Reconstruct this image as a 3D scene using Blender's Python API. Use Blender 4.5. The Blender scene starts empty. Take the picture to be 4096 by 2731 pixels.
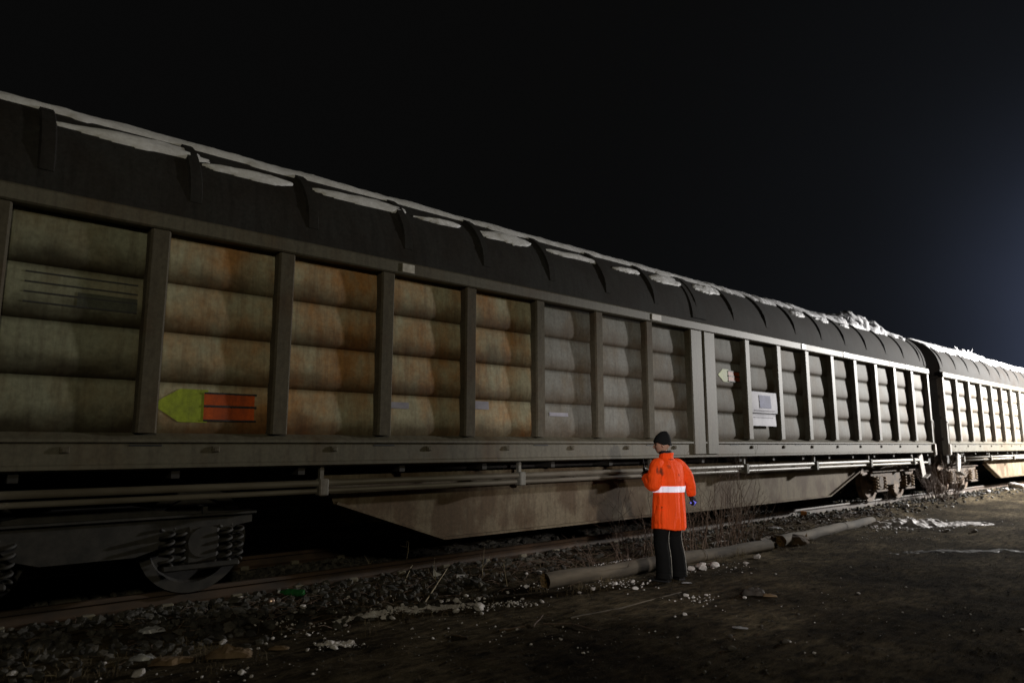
import bpy, bmesh, math, random
from math import sin, cos, pi, radians, sqrt, atan, atan2, hypot
from mathutils import Vector, Matrix, noise

random.seed(11)
R = random.Random(5)
S = bpy.context.scene
COL = S.collection

# ------------------------------------------------------------------ basics
def link(name, me, mat=None, parent=None, loc=(0, 0, 0), rot=(0, 0, 0), smooth=False):
    o = bpy.data.objects.new(name, me)
    COL.objects.link(o)
    if mat is not None:
        me.materials.append(mat)
    if smooth:
        me.polygons.foreach_set('use_smooth', [True] * len(me.polygons))
    o.parent = parent
    o.location = loc
    o.rotation_euler = rot
    return o

def tag(o, label=None, cat=None, group=None, kind=None):
    if label: o['label'] = label
    if cat: o['category'] = cat
    if group: o['group'] = group
    if kind: o['kind'] = kind
    return o

def thing(name, label, cat, loc=(0, 0, 0), rotz=0, group=None):
    o = bpy.data.objects.new(name, None)
    COL.objects.link(o)
    o.empty_display_size = 0.2
    o.location = loc
    o.rotation_euler = (0, 0, rotz)
    return tag(o, label, cat, group)

class MB:
    """collects vertices and faces for one mesh"""
    def __init__(s):
        s.v = []; s.f = []
    def add(s, vs, fs):
        n = len(s.v)
        s.v += [tuple(p) for p in vs]
        s.f += [tuple(i + n for i in f) for f in fs]
        return s
    def box(s, x0, x1, y0, y1, z0, z1, bev=0.0):
        if bev <= 0:
            vs = [(x, y, z) for z in (z0, z1) for y in (y0, y1) for x in (x0, x1)]
            fs = [(0, 2, 3, 1), (4, 5, 7, 6), (0, 1, 5, 4), (2, 6, 7, 3), (0, 4, 6, 2), (1, 3, 7, 5)]
            return s.add(vs, fs)
        bm = bmesh.new()
        bmesh.ops.create_cube(bm, size=1)
        for v in bm.verts:
            v.co = Vector(((x0 + x1) / 2 + v.co.x * (x1 - x0), (y0 + y1) / 2 + v.co.y * (y1 - y0), (z0 + z1) / 2 + v.co.z * (z1 - z0)))
        bmesh.ops.bevel(bm, geom=list(bm.edges), offset=bev, segments=1, affect='EDGES')
        return s.bm(bm)
    def bm(s, bm, mtx=None):
        bm.verts.index_update()
        vs = [(mtx @ v.co if mtx else v.co.copy()) for v in bm.verts]
        fs = [[v.index for v in f.verts] for f in bm.faces]
        bm.free()
        return s.add(vs, fs)
    def tube(s, pts, rad, n=8, cap=True):
        pts = [Vector(p) for p in pts]
        rs = rad if isinstance(rad, (list, tuple)) else [rad] * len(pts)
        vs, fs = [], []
        up = Vector((0, 0, 1))
        for i, p in enumerate(pts):
            d = (pts[min(i + 1, len(pts) - 1)] - pts[max(i - 1, 0)])
            d = d.normalized() if d.length > 1e-9 else Vector((0, 0, 1))
            a = d.cross(up)
            if a.length < 1e-3: a = d.cross(Vector((1, 0, 0)))
            a.normalize(); b = a.cross(d).normalized()
            for k in range(n):
                t = 2 * pi * k / n
                vs.append(p + (a * cos(t) + b * sin(t)) * rs[i])
        for i in range(len(pts) - 1):
            for k in range(n):
                k2 = (k + 1) % n
                fs.append((i * n + k, i * n + k2, (i + 1) * n + k2, (i + 1) * n + k))
        if cap:
            fs.append(tuple(range(n - 1, -1, -1)))
            fs.append(tuple((len(pts) - 1) * n + k for k in range(n)))
        return s.add(vs, fs)
    def prism_x(s, prof, x0, x1, cap=True):      # prof: closed (y,z) list
        n = len(prof)
        vs = [(x0, y, z) for y, z in prof] + [(x1, y, z) for y, z in prof]
        fs = [(i, (i + 1) % n, n + (i + 1) % n, n + i) for i in range(n)]
        if cap: fs += [tuple(range(n - 1, -1, -1)), tuple(range(n, 2 * n))]
        return s.add(vs, fs)
    def prism_y(s, prof, y0, y1):               # prof: closed (x,z) list
        n = len(prof)
        vs = [(x, y0, z) for x, z in prof] + [(x, y1, z) for x, z in prof]
        fs = [(i, (i + 1) % n, n + (i + 1) % n, n + i) for i in range(n)]
        fs += [tuple(range(n - 1, -1, -1)), tuple(range(n, 2 * n))]
        return s.add(vs, fs)
    def lathe(s, prof, n=24, mtx=None):          # prof: (r, h) about local z
        vs, fs = [], []
        m = len(prof)
        for k in range(n):
            t = 2 * pi * k / n
            for r, h in prof:
                p = Vector((r * cos(t), r * sin(t), h))
                vs.append(mtx @ p if mtx else p)
        for k in range(n):
            k2 = (k + 1) % n
            for j in range(m - 1):
                fs.append((k * m + j, k2 * m + j, k2 * m + j + 1, k * m + j + 1))
        return s.add(vs, fs)
    def grid(s, nx, ny, fn):
        vs = [fn(i / nx, j / ny) for j in range(ny + 1) for i in range(nx + 1)]
        fs = [(j * (nx + 1) + i, j * (nx + 1) + i + 1, (j + 1) * (nx + 1) + i + 1, (j + 1) * (nx + 1) + i) for j in range(ny) for i in range(nx)]
        return s.add(vs, fs)
    def loft(s, rings, cap=True):
        n = len(rings[0]); vs = []; fs = []
        for r in rings: vs += r
        for i in range(len(rings) - 1):
            for k in range(n):
                k2 = (k + 1) % n
                fs.append((i * n + k, i * n + k2, (i + 1) * n + k2, (i + 1) * n + k))
        if cap:
            fs.append(tuple(range(n - 1, -1, -1)))
            fs.append(tuple((len(rings) - 1) * n + k for k in range(n)))
        return s.add(vs, fs)
    def mesh(s, name='mesh', fix=False):
        me = bpy.data.meshes.new(name)
        me.from_pydata(s.v, [], s.f)
        if fix:
            bm = bmesh.new(); bm.from_mesh(me)
            bmesh.ops.recalc_face_normals(bm, faces=bm.faces[:])
            bm.to_mesh(me); bm.free()
        me.update()
        return me
    def build(s, name, mat=None, parent=None, loc=(0, 0, 0), rot=(0, 0, 0), smooth=False, fix=True):
        return link(name, s.mesh(name, fix), mat, parent, loc, rot, smooth)

def children(o):
    return [c for c in KIDS.get(o.name, [])]
KIDS = {}
def index_children():
    KIDS.clear()
    for o in COL.objects:
        if o.parent: KIDS.setdefault(o.parent.name, []).append(o)
def copy_tree(o, parent=None):
    c = o.copy(); COL.objects.link(c)
    if parent: c.parent = parent
    for ch in children(o): copy_tree(ch, c)
    return c

def fbm(p, oct=4):
    return noise.fractal(Vector(p), 1.0, 2.0, oct)

# ------------------------------------------------------------------ materials
def new_mat(name):
    m = bpy.data.materials.new(name); m.use_nodes = True
    nt = m.node_tree; b = nt.nodes['Principled BSDF']
    return m, nt, b
def tex(nt, kind, scale, coord='Object', stretch=(1, 1, 1), detail=5, rough=0.6):
    tc = nt.nodes.new('ShaderNodeTexCoord'); mp = nt.nodes.new('ShaderNodeMapping')
    mp.inputs['Scale'].default_value = stretch
    nt.links.new(tc.outputs[coord], mp.inputs[0])
    if kind == 'noise':
        n = nt.nodes.new('ShaderNodeTexNoise'); n.inputs['Detail'].default_value = detail; n.inputs['Roughness'].default_value = rough
    else:
        n = nt.nodes.new('ShaderNodeTexVoronoi')
    n.inputs['Scale'].default_value = scale
    nt.links.new(mp.outputs[0], n.inputs['Vector'])
    return n, mp
def ramp(nt, src, stops):
    r = nt.nodes.new('ShaderNodeValToRGB')
    e = r.color_ramp.elements
    while len(e) < len(stops): e.new(0.5)
    for el, (p, c) in zip(e, stops):
        el.position = p; el.color = (*c, 1) if len(c) == 3 else c
    nt.links.new(src, r.inputs[0])
    return r
def mix(nt, fac, a, b, mode='MIX'):
    m = nt.nodes.new('ShaderNodeMix'); m.data_type = 'RGBA'; m.blend_type = mode
    for sock, val in ((m.inputs[0], fac), (m.inputs[6], a), (m.inputs[7], b)):
        if hasattr(val, 'is_output'): nt.links.new(val, sock)
        elif isinstance(val, (int, float)): sock.default_value = val
        else: sock.default_value = (*val, 1)
    return m.outputs[2]
def bump(nt, b, src, strength=0.3, dist=0.01):
    bp = nt.nodes.new('ShaderNodeBump'); bp.inputs['Strength'].default_value = strength; bp.inputs['Distance'].default_value = dist
    nt.links.new(src, bp.inputs['Height']); nt.links.new(bp.outputs[0], b.inputs['Normal'])

def simple(name, c1, c2=None, scale=8, rough=0.7, stretch=(1, 1, 1), bstr=0.3, bdist=0.005, metal=0.0, lo=0.35, hi=0.65, coord='Object', detail=6):
    m, nt, b = new_mat(name)
    c2 = c2 or tuple(x * 0.6 for x in c1)
    n, _ = tex(nt, 'noise', scale, coord, stretch, detail)
    r = ramp(nt, n.outputs[0], [(lo, c2), (hi, c1)])
    nt.links.new(r.outputs[0], b.inputs['Base Color'])
    b.inputs['Roughness'].default_value = rough; b.inputs['Metallic'].default_value = metal
    if bstr: bump(nt, b, n.outputs[0], bstr, bdist)
    return m

def panel_paint(name, clean, stain, dark, rust_lo=0.45, rust_hi=0.62, spec=0.35, rough=0.55, rows=False):
    """weathered wagon paint: patches of rust stain, vertical streaks, road dirt, painted row shade"""
    m, nt, b = new_mat(name)
    oi = nt.nodes.new('ShaderNodeObjectInfo')
    n1, mp1 = tex(nt, 'noise', 1.1, 'Object', (1.6, 1, 1.1), 6, 0.62)
    add = nt.nodes.new('ShaderNodeVectorMath'); add.operation = 'MULTIPLY_ADD'
    sc = nt.nodes.new('ShaderNodeCombineXYZ')
    for i in range(3): nt.links.new(oi.outputs['Random'], sc.inputs[i])
    nt.links.new(sc.outputs[0], add.inputs[0]); add.inputs[1].default_value = (37, 19, 53)
    nt.links.new(mp1.outputs[0], add.inputs[2]); nt.links.new(add.outputs[0], n1.inputs['Vector'])
    f1 = ramp(nt, n1.outputs[0], [(rust_lo, (0, 0, 0)), (rust_hi, (1, 1, 1))])
    col = mix(nt, f1.outputs[0], clean, stain)
    n2, _ = tex(nt, 'noise', 5.0, 'Object', (3.2, 1, 0.35), 6, 0.7)
    f2 = ramp(nt, n2.outputs[0], [(0.46, (0, 0, 0)), (0.7, (1, 1, 1))])
    ms = nt.nodes.new('ShaderNodeMath'); ms.operation = 'MULTIPLY'; ms.inputs[1].default_value = 0.5
    nt.links.new(f2.outputs[0], ms.inputs[0])
    col = mix(nt, ms.outputs[0], col, dark)
    n3, _ = tex(nt, 'noise', 26, 'Object', (1, 1, 1), 5, 0.7)
    f3 = ramp(nt, n3.outputs[0], [(0.3, (0.72, 0.72, 0.72)), (0.7, (1.1, 1.1, 1.1))])
    col = mix(nt, 1.0, col, f3.outputs[0], 'MULTIPLY')
    if rows:      # grime plus painted shade on the lower half of each pressed row, ragged edge
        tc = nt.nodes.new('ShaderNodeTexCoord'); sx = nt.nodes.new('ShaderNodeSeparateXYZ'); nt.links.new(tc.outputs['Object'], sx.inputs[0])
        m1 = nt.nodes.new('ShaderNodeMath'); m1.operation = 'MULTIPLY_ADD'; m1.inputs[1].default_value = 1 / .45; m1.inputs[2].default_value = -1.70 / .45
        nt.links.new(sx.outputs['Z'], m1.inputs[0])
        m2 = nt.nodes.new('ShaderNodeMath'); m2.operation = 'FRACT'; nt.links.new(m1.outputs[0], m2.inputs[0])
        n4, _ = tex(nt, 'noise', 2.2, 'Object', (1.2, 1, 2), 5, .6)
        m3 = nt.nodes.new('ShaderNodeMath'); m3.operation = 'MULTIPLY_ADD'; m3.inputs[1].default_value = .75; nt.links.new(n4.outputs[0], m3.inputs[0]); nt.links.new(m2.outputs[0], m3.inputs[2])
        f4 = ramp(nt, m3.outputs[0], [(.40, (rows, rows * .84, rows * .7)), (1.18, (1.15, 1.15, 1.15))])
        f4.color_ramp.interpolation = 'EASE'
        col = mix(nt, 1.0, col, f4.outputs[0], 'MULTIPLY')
    nt.links.new(col, b.inputs['Base Color'])
    b.inputs['Roughness'].default_value = rough
    b.inputs['Specular IOR Level'].default_value = spec
    bump(nt, b, n3.outputs[0], 0.18, 0.004)
    return m

M = {}
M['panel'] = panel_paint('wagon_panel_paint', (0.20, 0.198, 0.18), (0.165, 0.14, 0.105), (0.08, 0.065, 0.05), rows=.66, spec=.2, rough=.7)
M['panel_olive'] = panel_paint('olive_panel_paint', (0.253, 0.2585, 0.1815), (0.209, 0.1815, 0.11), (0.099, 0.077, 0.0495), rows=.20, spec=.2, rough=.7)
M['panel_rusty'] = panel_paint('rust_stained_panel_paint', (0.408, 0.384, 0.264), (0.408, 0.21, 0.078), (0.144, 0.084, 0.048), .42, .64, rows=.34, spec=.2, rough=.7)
M['post'] = panel_paint('wagon_post_paint', (0.2108, 0.2015, 0.1798), (0.1488, 0.093, 0.0527), (0.0434, 0.03224, 0.0248), 0.5, 0.75)
M['panel_smudge'] = panel_paint('smudged_lettering_patch', (0.075, 0.08, 0.07), (0.11, 0.115, 0.085), (0.05, 0.05, 0.045), .4, .6, spec=.1, rough=.8)
M['post_dark'] = panel_paint('brown_post_paint', (0.115, 0.10, 0.072), (0.10, 0.065, 0.038), (0.05, 0.036, 0.026), 0.5, 0.75, spec=.2, rough=.75)
M['beam'] = panel_paint('wagon_beam_paint', (0.13, 0.1175, 0.085), (0.11, 0.075, 0.04), (0.045, 0.0325, 0.0225), 0.5, 0.75)
M['roof'] = panel_paint('roof_sheet', (0.04125, 0.04015, 0.0385), (0.03025, 0.02475, 0.0209), (0.0165, 0.0154, 0.0143), 0.4, 0.7, 0.12, 0.85)
M['rib'] = panel_paint('roof_rib_paint', (0.0385, 0.0374, 0.03575), (0.0275, 0.0231, 0.0198), (0.0165, 0.0154, 0.0143), 0.4, 0.7, 0.12, 0.85)
M['belly'] = panel_paint('dusty_girder', (0.19, 0.155, 0.105), (0.115, 0.08, 0.05), (0.06, 0.045, 0.03), 0.44, 0.56, spec=.15, rough=.75)
M['endwall'] = panel_paint('end_wall', (0.063, 0.0616, 0.0595), (0.049, 0.035, 0.028), (0.021, 0.0196, 0.0182))
M['frame'] = simple('underframe_grime', (0.033, 0.0282, 0.024), (0.012, 0.0108, 0.0096), 6, 0.75)
M['bogie'] = simple('bogie_rust', (0.12, 0.078, 0.045), (0.03, 0.021, 0.015), 9, 0.85, bstr=0.4)
M['spring'] = simple('spring_dust', (0.30, 0.21, 0.125), (0.12, 0.08, 0.05), 12, 0.8, bstr=.2)
M['wheel'] = simple('wheel_steel', (0.18, 0.11, 0.06), (0.06, 0.04, 0.026), 5, 0.7)
M['shaded_gear'] = simple('shaded_gear_steel', (0.035, 0.031, 0.027), (0.012, 0.011, 0.010), 9, 0.7)  # darker copy of the running-gear steel, dimness painted into the colour
M['pipe'] = simple('pipe_paint', (0.28, 0.259, 0.224), (0.14, 0.119, 0.091), 4, 0.5, stretch=(0.21, 0.7, 0.7))
M['bright'] = simple('bright_plate', (0.75, 0.72, 0.68), (0.45, 0.42, 0.38), 10, 0.4)
M['rail'] = simple('rail_rust', (0.06825, 0.03868, 0.02048), (0.0273, 0.01683, 0.01047), 14, 0.65, stretch=(0.182, 0.455, 0.455), bstr=0.35)
M['railhead'] = M['rail']
M['sleeper'] = simple('sleeper_concrete', (0.21, 0.189, 0.14), (0.105, 0.091, 0.0665), 9, 0.9, bstr=0.5, bdist=.01)
M['black_paint'] = simple('black_paint', (0.02, 0.02, 0.022), None, 10, 0.6)

def snow_mat(name, c1, c2, tr=0.15):
    m, nt, b = new_mat(name)
    n, _ = tex(nt, 'noise', 14, 'Object', (1, 1, 1), 7, 0.65)
    r = ramp(nt, n.outputs[0], [(0.32, c2), (0.66, c1)])
    nt.links.new(r.outputs[0], b.inputs['Base Color'])
    b.inputs['Roughness'].default_value = 0.6
    n2, _ = tex(nt, 'noise', 70, 'Object', (1, 1, 1), 6, 0.7)
    bump(nt, b, n2.outputs[0], 0.5, 0.012)
    return m
M['snow'] = snow_mat('crusted_snow', (0.88, 0.89, 0.92), (0.70, 0.69, 0.71))
M['dirty_snow'] = snow_mat('dirty_ice', (0.80, 0.77, 0.76), (0.40, 0.36, 0.34))
M['grey_slush'] = snow_mat('grey_slush', (0.0605, 0.05775, 0.055), (0.02475, 0.022, 0.01925))

def ground_mat():
    m, nt, b = new_mat('muddy_ground')
    n1, _ = tex(nt, 'noise', 0.75, 'Object', (0.8, 1.25, 1), 7, 0.62)
    a = ramp(nt, n1.outputs[0], [(0.34, (0.019, 0.0152, 0.0106)), (0.50, (0.056, 0.046, 0.0315)), (0.66, (0.125, 0.104, 0.073))])
    n2, _ = tex(nt, 'noise', 7, 'Object', (0.6, 1.7, 1), 9, 0.72)
    f2 = ramp(nt, n2.outputs[0], [(0.36, (0.30, 0.30, 0.30)), (0.68, (2.0, 1.9, 1.7))])
    col = mix(nt, 1.0, a.outputs[0], f2.outputs[0], 'MULTIPLY')
    n3, _ = tex(nt, 'noise', 60, 'Object', (1, 1, 1), 7, 0.78)
    f3 = ramp(nt, n3.outputs[0], [(0.60, (0, 0, 0)), (0.74, (1, 1, 1))])
    col = mix(nt, f3.outputs[0], col, (0.15, 0.122, 0.082))
    f5 = ramp(nt, n3.outputs[0], [(0.28, (0.25, 0.25, 0.25)), (0.44, (1, 1, 1))])
    col = mix(nt, 1.0, col, f5.outputs[0], 'MULTIPLY')
    nt.links.new(col, b.inputs['Base Color'])
    b.inputs['Roughness'].default_value = 1.0
    b.inputs['Specular IOR Level'].default_value = 0.03
    ad = nt.nodes.new('ShaderNodeMath'); ad.operation = 'MULTIPLY_ADD'; ad.inputs[1].default_value = 0.6
    nt.links.new(n3.outputs[0], ad.inputs[0]); nt.links.new(n2.outputs[0], ad.inputs[2])
    bump(nt, b, ad.outputs[0], 1.0, 0.06)
    return m
M['ground'] = ground_mat()

def rock_mat():
    m, nt, b = new_mat('ballast_stone')
    g = nt.nodes.new('ShaderNodeNewGeometry')
    r = ramp(nt, g.outputs['Random Per Island'], [(0.0, (0.01912, 0.017, 0.0136)), (0.5, (0.04675, 0.0425, 0.03485)), (0.85, (0.07225, 0.06588, 0.05312)), (1.0, (0.0935, 0.08075, 0.06375))])
    n, _ = tex(nt, 'noise', 40, 'Object', (1, 1, 1), 5, 0.7)
    f = ramp(nt, n.outputs[0], [(0.3, (0.5, 0.5, 0.5)), (0.7, (1.2, 1.2, 1.2))])
    nt.links.new(mix(nt, 1.0, r.outputs[0], f.outputs[0], 'MULTIPLY'), b.inputs['Base Color'])
    b.inputs['Roughness'].default_value = 0.85
    bump(nt, b, n.outputs[0], 0.4, 0.008)
    return m
M['rock'] = rock_mat()
M['bark'] = simple('weathered_pole', (0.1148, 0.0918, 0.06375), (0.034, 0.02635, 0.01785), 14, 0.9, stretch=(0.1028, 0.4675, 0.4675), bstr=0.8, bdist=.012)
M['rot'] = simple('rotten_end_grain', (0.192, 0.12, 0.042), (0.06, 0.036, 0.015), 30, 0.95, bstr=0.9, bdist=.02)
M['board'] = simple('broken_wood', (0.102, 0.066, 0.036), (0.036, 0.024, 0.015), 12, 0.9, stretch=(0.24, 0.6, 0.6), bstr=0.8, bdist=.015)
M['split'] = simple('fresh_split_wood', (0.55, 0.42, 0.27), (0.35, 0.25, 0.15), 20, 0.9)
M['twig'] = simple('twig_bark', (0.19, 0.13, 0.095), (0.07, 0.046, 0.034), 30, 0.85)
M['pale_twig'] = simple('pale_twig', (0.36, 0.30, 0.2), (0.2, 0.16, 0.1), 30, 0.85)
M['grass'] = simple('dry_grass', (0.16, 0.12, 0.06), (0.056, 0.04, 0.0208), 5, 0.85, bstr=0)
M['paper'] = simple('white_paper', (0.84, 0.84, 0.93), (0.7, 0.7, 0.8), 7, 0.7)
M['blueprint'] = simple('blue_print', (0.22, 0.24, 0.42), (0.12, 0.13, 0.25), 7, 0.7, bstr=0)
M['greyprint'] = simple('grey_print', (0.35, 0.34, 0.40), (0.25, 0.24, 0.3), 7, 0.7, bstr=0)
M['mark_yellow'] = panel_paint('mark_yellow_green', (0.40, 0.50, 0.04), (0.22, 0.27, 0.04), (0.12, 0.13, 0.035))
M['mark_orange'] = panel_paint('mark_orange_red', (0.62, 0.10, 0.01), (0.36, 0.06, 0.012), (0.15, 0.04, 0.012))
M['kraft'] = simple('kraft_paper', (0.192, 0.126, 0.066), (0.09, 0.057, 0.03), 6, 0.8, bstr=0.4)
M['card_dark'] = simple('wet_cardboard', (0.045, 0.035, 0.028), (0.02, 0.016, 0.013), 9, 0.8)
M['plastic_white'] = simple('white_plastic', (0.8, 0.8, 0.82), (0.68, 0.68, 0.7), 5, 0.35, bstr=0.1)
M['film'] = simple('grey_plastic_film', (0.40, 0.40, 0.42), (0.2, 0.2, 0.21), 8, 0.35, bstr=0.5, bdist=.01)

def glass_mat(name, col, rough=0.12, alpha_like=0.8):
    m, nt, b = new_mat(name)
    n, _ = tex(nt, 'noise', 22, 'Object')
    r = ramp(nt, n.outputs[0], [(0.3, tuple(c * 0.75 for c in col)), (0.7, col)])
    nt.links.new(r.outputs[0], b.inputs['Base Color'])
    b.inputs['Roughness'].default_value = rough
    b.inputs['Transmission Weight'].default_value = alpha_like
    b.inputs['IOR'].default_value = 1.45
    return m
M['green_glass'] = glass_mat('green_bottle_glass', (0.05, 0.28, 0.08), 0.08, 0.6)
M['pet'] = glass_mat('clear_bottle_plastic', (0.75, 0.8, 0.8), 0.15, 0.6)
M['orange_label'] = simple('orange_label', (0.6, 0.22, 0.03), (0.4, 0.13, 0.02), 9, 0.5)
M['can'] = simple('tin_can', (0.6, 0.45, 0.38), (0.3, 0.2, 0.16), 20, 0.3, metal=0.7)

# ------------------------------------------------------------------ camera
F_PX = 682.667
PITCH = atan(103 / 682.7)
PSI = atan(788 / hypot(682.7, 103))
CAM_H = 1.60
cam = bpy.data.cameras.new('camera'); co = bpy.data.objects.new('camera', cam); COL.objects.link(co)
cam.lens = 24; cam.sensor_width = 36; cam.clip_start = 0.05; cam.clip_end = 2000
fw = Vector((cos(PSI) * cos(PITCH), sin(PSI) * cos(PITCH), sin(PITCH)))
co.location = (0, 0, CAM_H)
co.rotation_euler = fw.to_track_quat('-Z', 'Y').to_euler()
cam.dof.use_dof = True; cam.dof.focus_distance = 8.5; cam.dof.aperture_fstop = 1.2
S.camera = co

def ray(px, py):            # photo point (2352-wide view) -> world direction, used to read off where things stand
    k = 1024 / 2352
    x = (px * k - 512) / F_PX; y = -(py * k - 341) / F_PX
    up = y * cos(PITCH) + sin(PITCH); f = cos(PITCH) - y * sin(PITCH)
    return Vector((f * cos(PSI) + x * sin(PSI), f * sin(PSI) - x * cos(PSI), up))

# ------------------------------------------------------------------ terrain
YC = 7.9                     # track centre line
RAIL_Z = 0.25
def ss(a, b, t):
    t = max(0, min(1, (t - a) / (b - a))); return t * t * (3 - 2 * t)
def terrain(x, y, fine=True):
    bed = (0.115 - .04 * ss(7.0, 7.2, y)) * ss(5.85, 6.45, y) * (1 - ss(9.4, 10.4, y))
    z = bed
    if fine:
        z += 0.035 * fbm((x * 0.45, y * 0.45, 1.3), 3)
        a = 1 - ss(30, 60, hypot(x, y))
        if a > 0:
            z += a * (0.016 * fbm((x * 2.3, y * 2.3, 7.7), 4) + 0.010 * fbm((x * 9, y * 9, 3.1), 3))
        # wheel ruts running along the yard beside the train
        for yr in (3.1, 4.35, 1.2):
            z -= 0.022 * math.exp(-((y - yr - 0.12 * sin(x * 0.35)) / 0.16) ** 2) * (0.6 + 0.4 * sin(x * 1.7 + yr))
    return z
def ground_at(px, py, z0=None):
    d = ray(px, py); z = 0.0 if z0 is None else z0
    for _ in range(6):
        t = (z - CAM_H) / d.z
        x, y = d.x * t, d.y * t
        z = terrain(x, y)
    return Vector((x, y, z))

def axis(segs):
    out = []
    for a, b, st in segs:
        n = max(1, int(round((b - a) / st)))
        out += [a + (b - a) * i / n for i in range(n)]
    out.append(segs[-1][1]); return out
gx = axis([(-500, -60, 40), (-60, -6, 3), (-6, -1, 0.25), (-1, 11, 0.045), (11, 22, 0.09), (22, 40, 0.3), (40, 100, 4), (100, 600, 50)])
gy = axis([(-400, -40, 40), (-40, -3, 3), (-3, 1, 0.25), (1, 7.2, 0.045), (7.2, 12, 0.3), (12, 60, 4), (60, 600, 60)])
mb = MB()
nx, ny = len(gx), len(gy)
mb.v = [(x, y, terrain(x, y)) for y in gy for x in gx]
mb.f = [(j * nx + i, j * nx + i + 1, (j + 1) * nx + i + 1, (j + 1) * nx + i) for j in range(ny - 1) for i in range(nx - 1)]
g = mb.build('ground', M['ground'], smooth=True, fix=False); tag(g, kind='structure')

# ------------------------------------------------------------------ scattered stone and crumbs (stuff)
def rock_proto(rnd, flat=0.75, sub=1):
    bm = bmesh.new()
    bmesh.ops.create_icosphere(bm, subdivisions=sub, radius=1)
    off = Vector((rnd.uniform(-50, 50), rnd.uniform(-50, 50), rnd.uniform(-50, 50)))
    for v in bm.verts:
        v.co *= 1 + 0.38 * noise.noise(v.co * 1.1 + off) + 0.15 * noise.noise(v.co * 2.7 + off)
    for _ in range(8):   # chip flat facets
        n = Vector((rnd.gauss(0, 1), rnd.gauss(0, 1), rnd.gauss(0, 1))).normalized(); d = rnd.uniform(0.38, 0.7)
        for v in bm.verts:
            k = v.co.dot(n)
            if k > d: v.co -= n * (k - d)
    for v in bm.verts: v.co.z *= flat; v.co *= 1.2
    bm.verts.index_update()
    vs = [v.co.copy() for v in bm.verts]; fs = [tuple(v.index for v in f.verts) for f in bm.faces]
    bm.free(); return vs, fs
PROTO = [rock_proto(R) for _ in range(14)]
PROTO0 = [rock_proto(R, 0.8, 1) for _ in range(6)]
def put_rock(mb, p, s, rnd, protos=PROTO, sink=0.3):
    vs, fs = rnd.choice(protos)
    q = Matrix.Rotation(rnd.uniform(0, 2 * pi), 3, 'Z') @ Matrix.Rotation(rnd.uniform(-.6, .6), 3, 'X')
    sc = Vector((s * rnd.uniform(.8, 1.25), s * rnd.uniform(.7, 1.1), s * rnd.uniform(.7, 1.1)))
    mb.add([q @ Vector((v.x * sc.x, v.y * sc.y, v.z * sc.z)) + Vector((p[0], p[1], p[2] + s * (0.55 - sink))) for v in vs], fs)

mb = MB()
for _ in range(6200):
    x = -1.2 + 11.5 * R.random() ** 1.25; y = R.uniform(5.7, 8.5)
    lim = 5.92 + .10 * noise.noise(Vector((x * 1.3, 0, 2))) + .10 * ss(3, 6, x)
    if y < lim - .12 or (y < lim + .1 and R.random() < .75): continue
    if x > 5.0 and y < 6.95 and R.random() < 0.62: continue
    if x > 7.0 and y < 6.9 and R.random() < 0.6: continue
    put_rock(mb, (x, y, terrain(x, y)), R.uniform(0.024, 0.05) * (1.0 if R.random() < .8 else 1.3), R)
for _ in range(3600):
    x = R.uniform(9, 32); y = R.uniform(6.1, 9.0)
    if y < 6.5 and R.random() < 0.6: continue
    put_rock(mb, (x, y, terrain(x, y)), R.uniform(0.025, 0.05), R, PROTO0)
tag(mb.build('ballast', M['rock'], fix=False), 'grey crushed stone ballast under the rails', 'ballast', kind='stuff')

mb = MB()
for _ in range(4200):
    d = ray(R.uniform(-60, 2400), 1160 + 420 * R.random() ** .8)
    t = -CAM_H / d.z; x, y = d.x * t, d.y * t
    if y > 5.9 or x > 28: continue
    put_rock(mb, (x, y, terrain(x, y)), 0.004 + 0.009 * R.random() ** 3, R, PROTO0, 0.45)
tag(mb.build('gravel', M['rock'], fix=False), 'small gravel pressed into the dark mud', 'gravel', kind='stuff')

# thin snow crumbs lying in streaks
mb = MB()
def crumbs(px, py, rx, ry, n, s0=0.004, s1=0.016):
    for _ in range(n):
        a = R.gauss(0, .45); b = R.gauss(0, .45)
        p = ground_at(px + a * rx, py + b * ry)
        if noise.noise(Vector((p.x * 2.6, p.y * 5.5, 4))) < -0.12 and R.random() < .85: continue
        put_rock(mb, p, s0 + (s1 - s0) * R.random() ** 3.2, R, PROTO0, 0.35)
for a in [(860, 1400, 170, 16, 420), (1020, 1390, 150, 14, 330), (1180, 1385, 120, 10, 160), (640, 1410, 80, 12, 110), (780, 1480, 60, 8, 140),
          (930, 1372, 90, 12, 150), (1420, 1340, 110, 12, 150), (1560, 1310, 90, 8, 80), (1640, 1300, 70, 10, 120), (1600, 1375, 60, 10, 60),
          (2075, 1205, 95, 14, 900, .008, .045), (2200, 1205, 90, 9, 240, .006, .028), (2070, 1235, 120, 8, 110), (1900, 1190, 120, 18, 130, .006, .025),
          (2330, 1117, 40, 5, 120, .008, .04), (2050, 1160, 100, 14, 70, .008, .03), (2230, 1135, 110, 10, 60, .008, .028), (1200, 1455, 500, 50, 120),
          (1250, 1340, 60, 14, 70), (1290, 1318, 70, 8, 90), (500, 1540, 300, 22, 70), (1950, 1400, 400, 90, 70), (700, 1445, 120, 20, 60),
          (2190, 1262, 150, 5, 120, .002, .005)]:
    crumbs(*a)
tag(mb.build('snow_crumbs', M['dirty_snow'], fix=False), 'fine white snow crumbs strewn over the mud', 'snow crumbs', kind='stuff')

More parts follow.
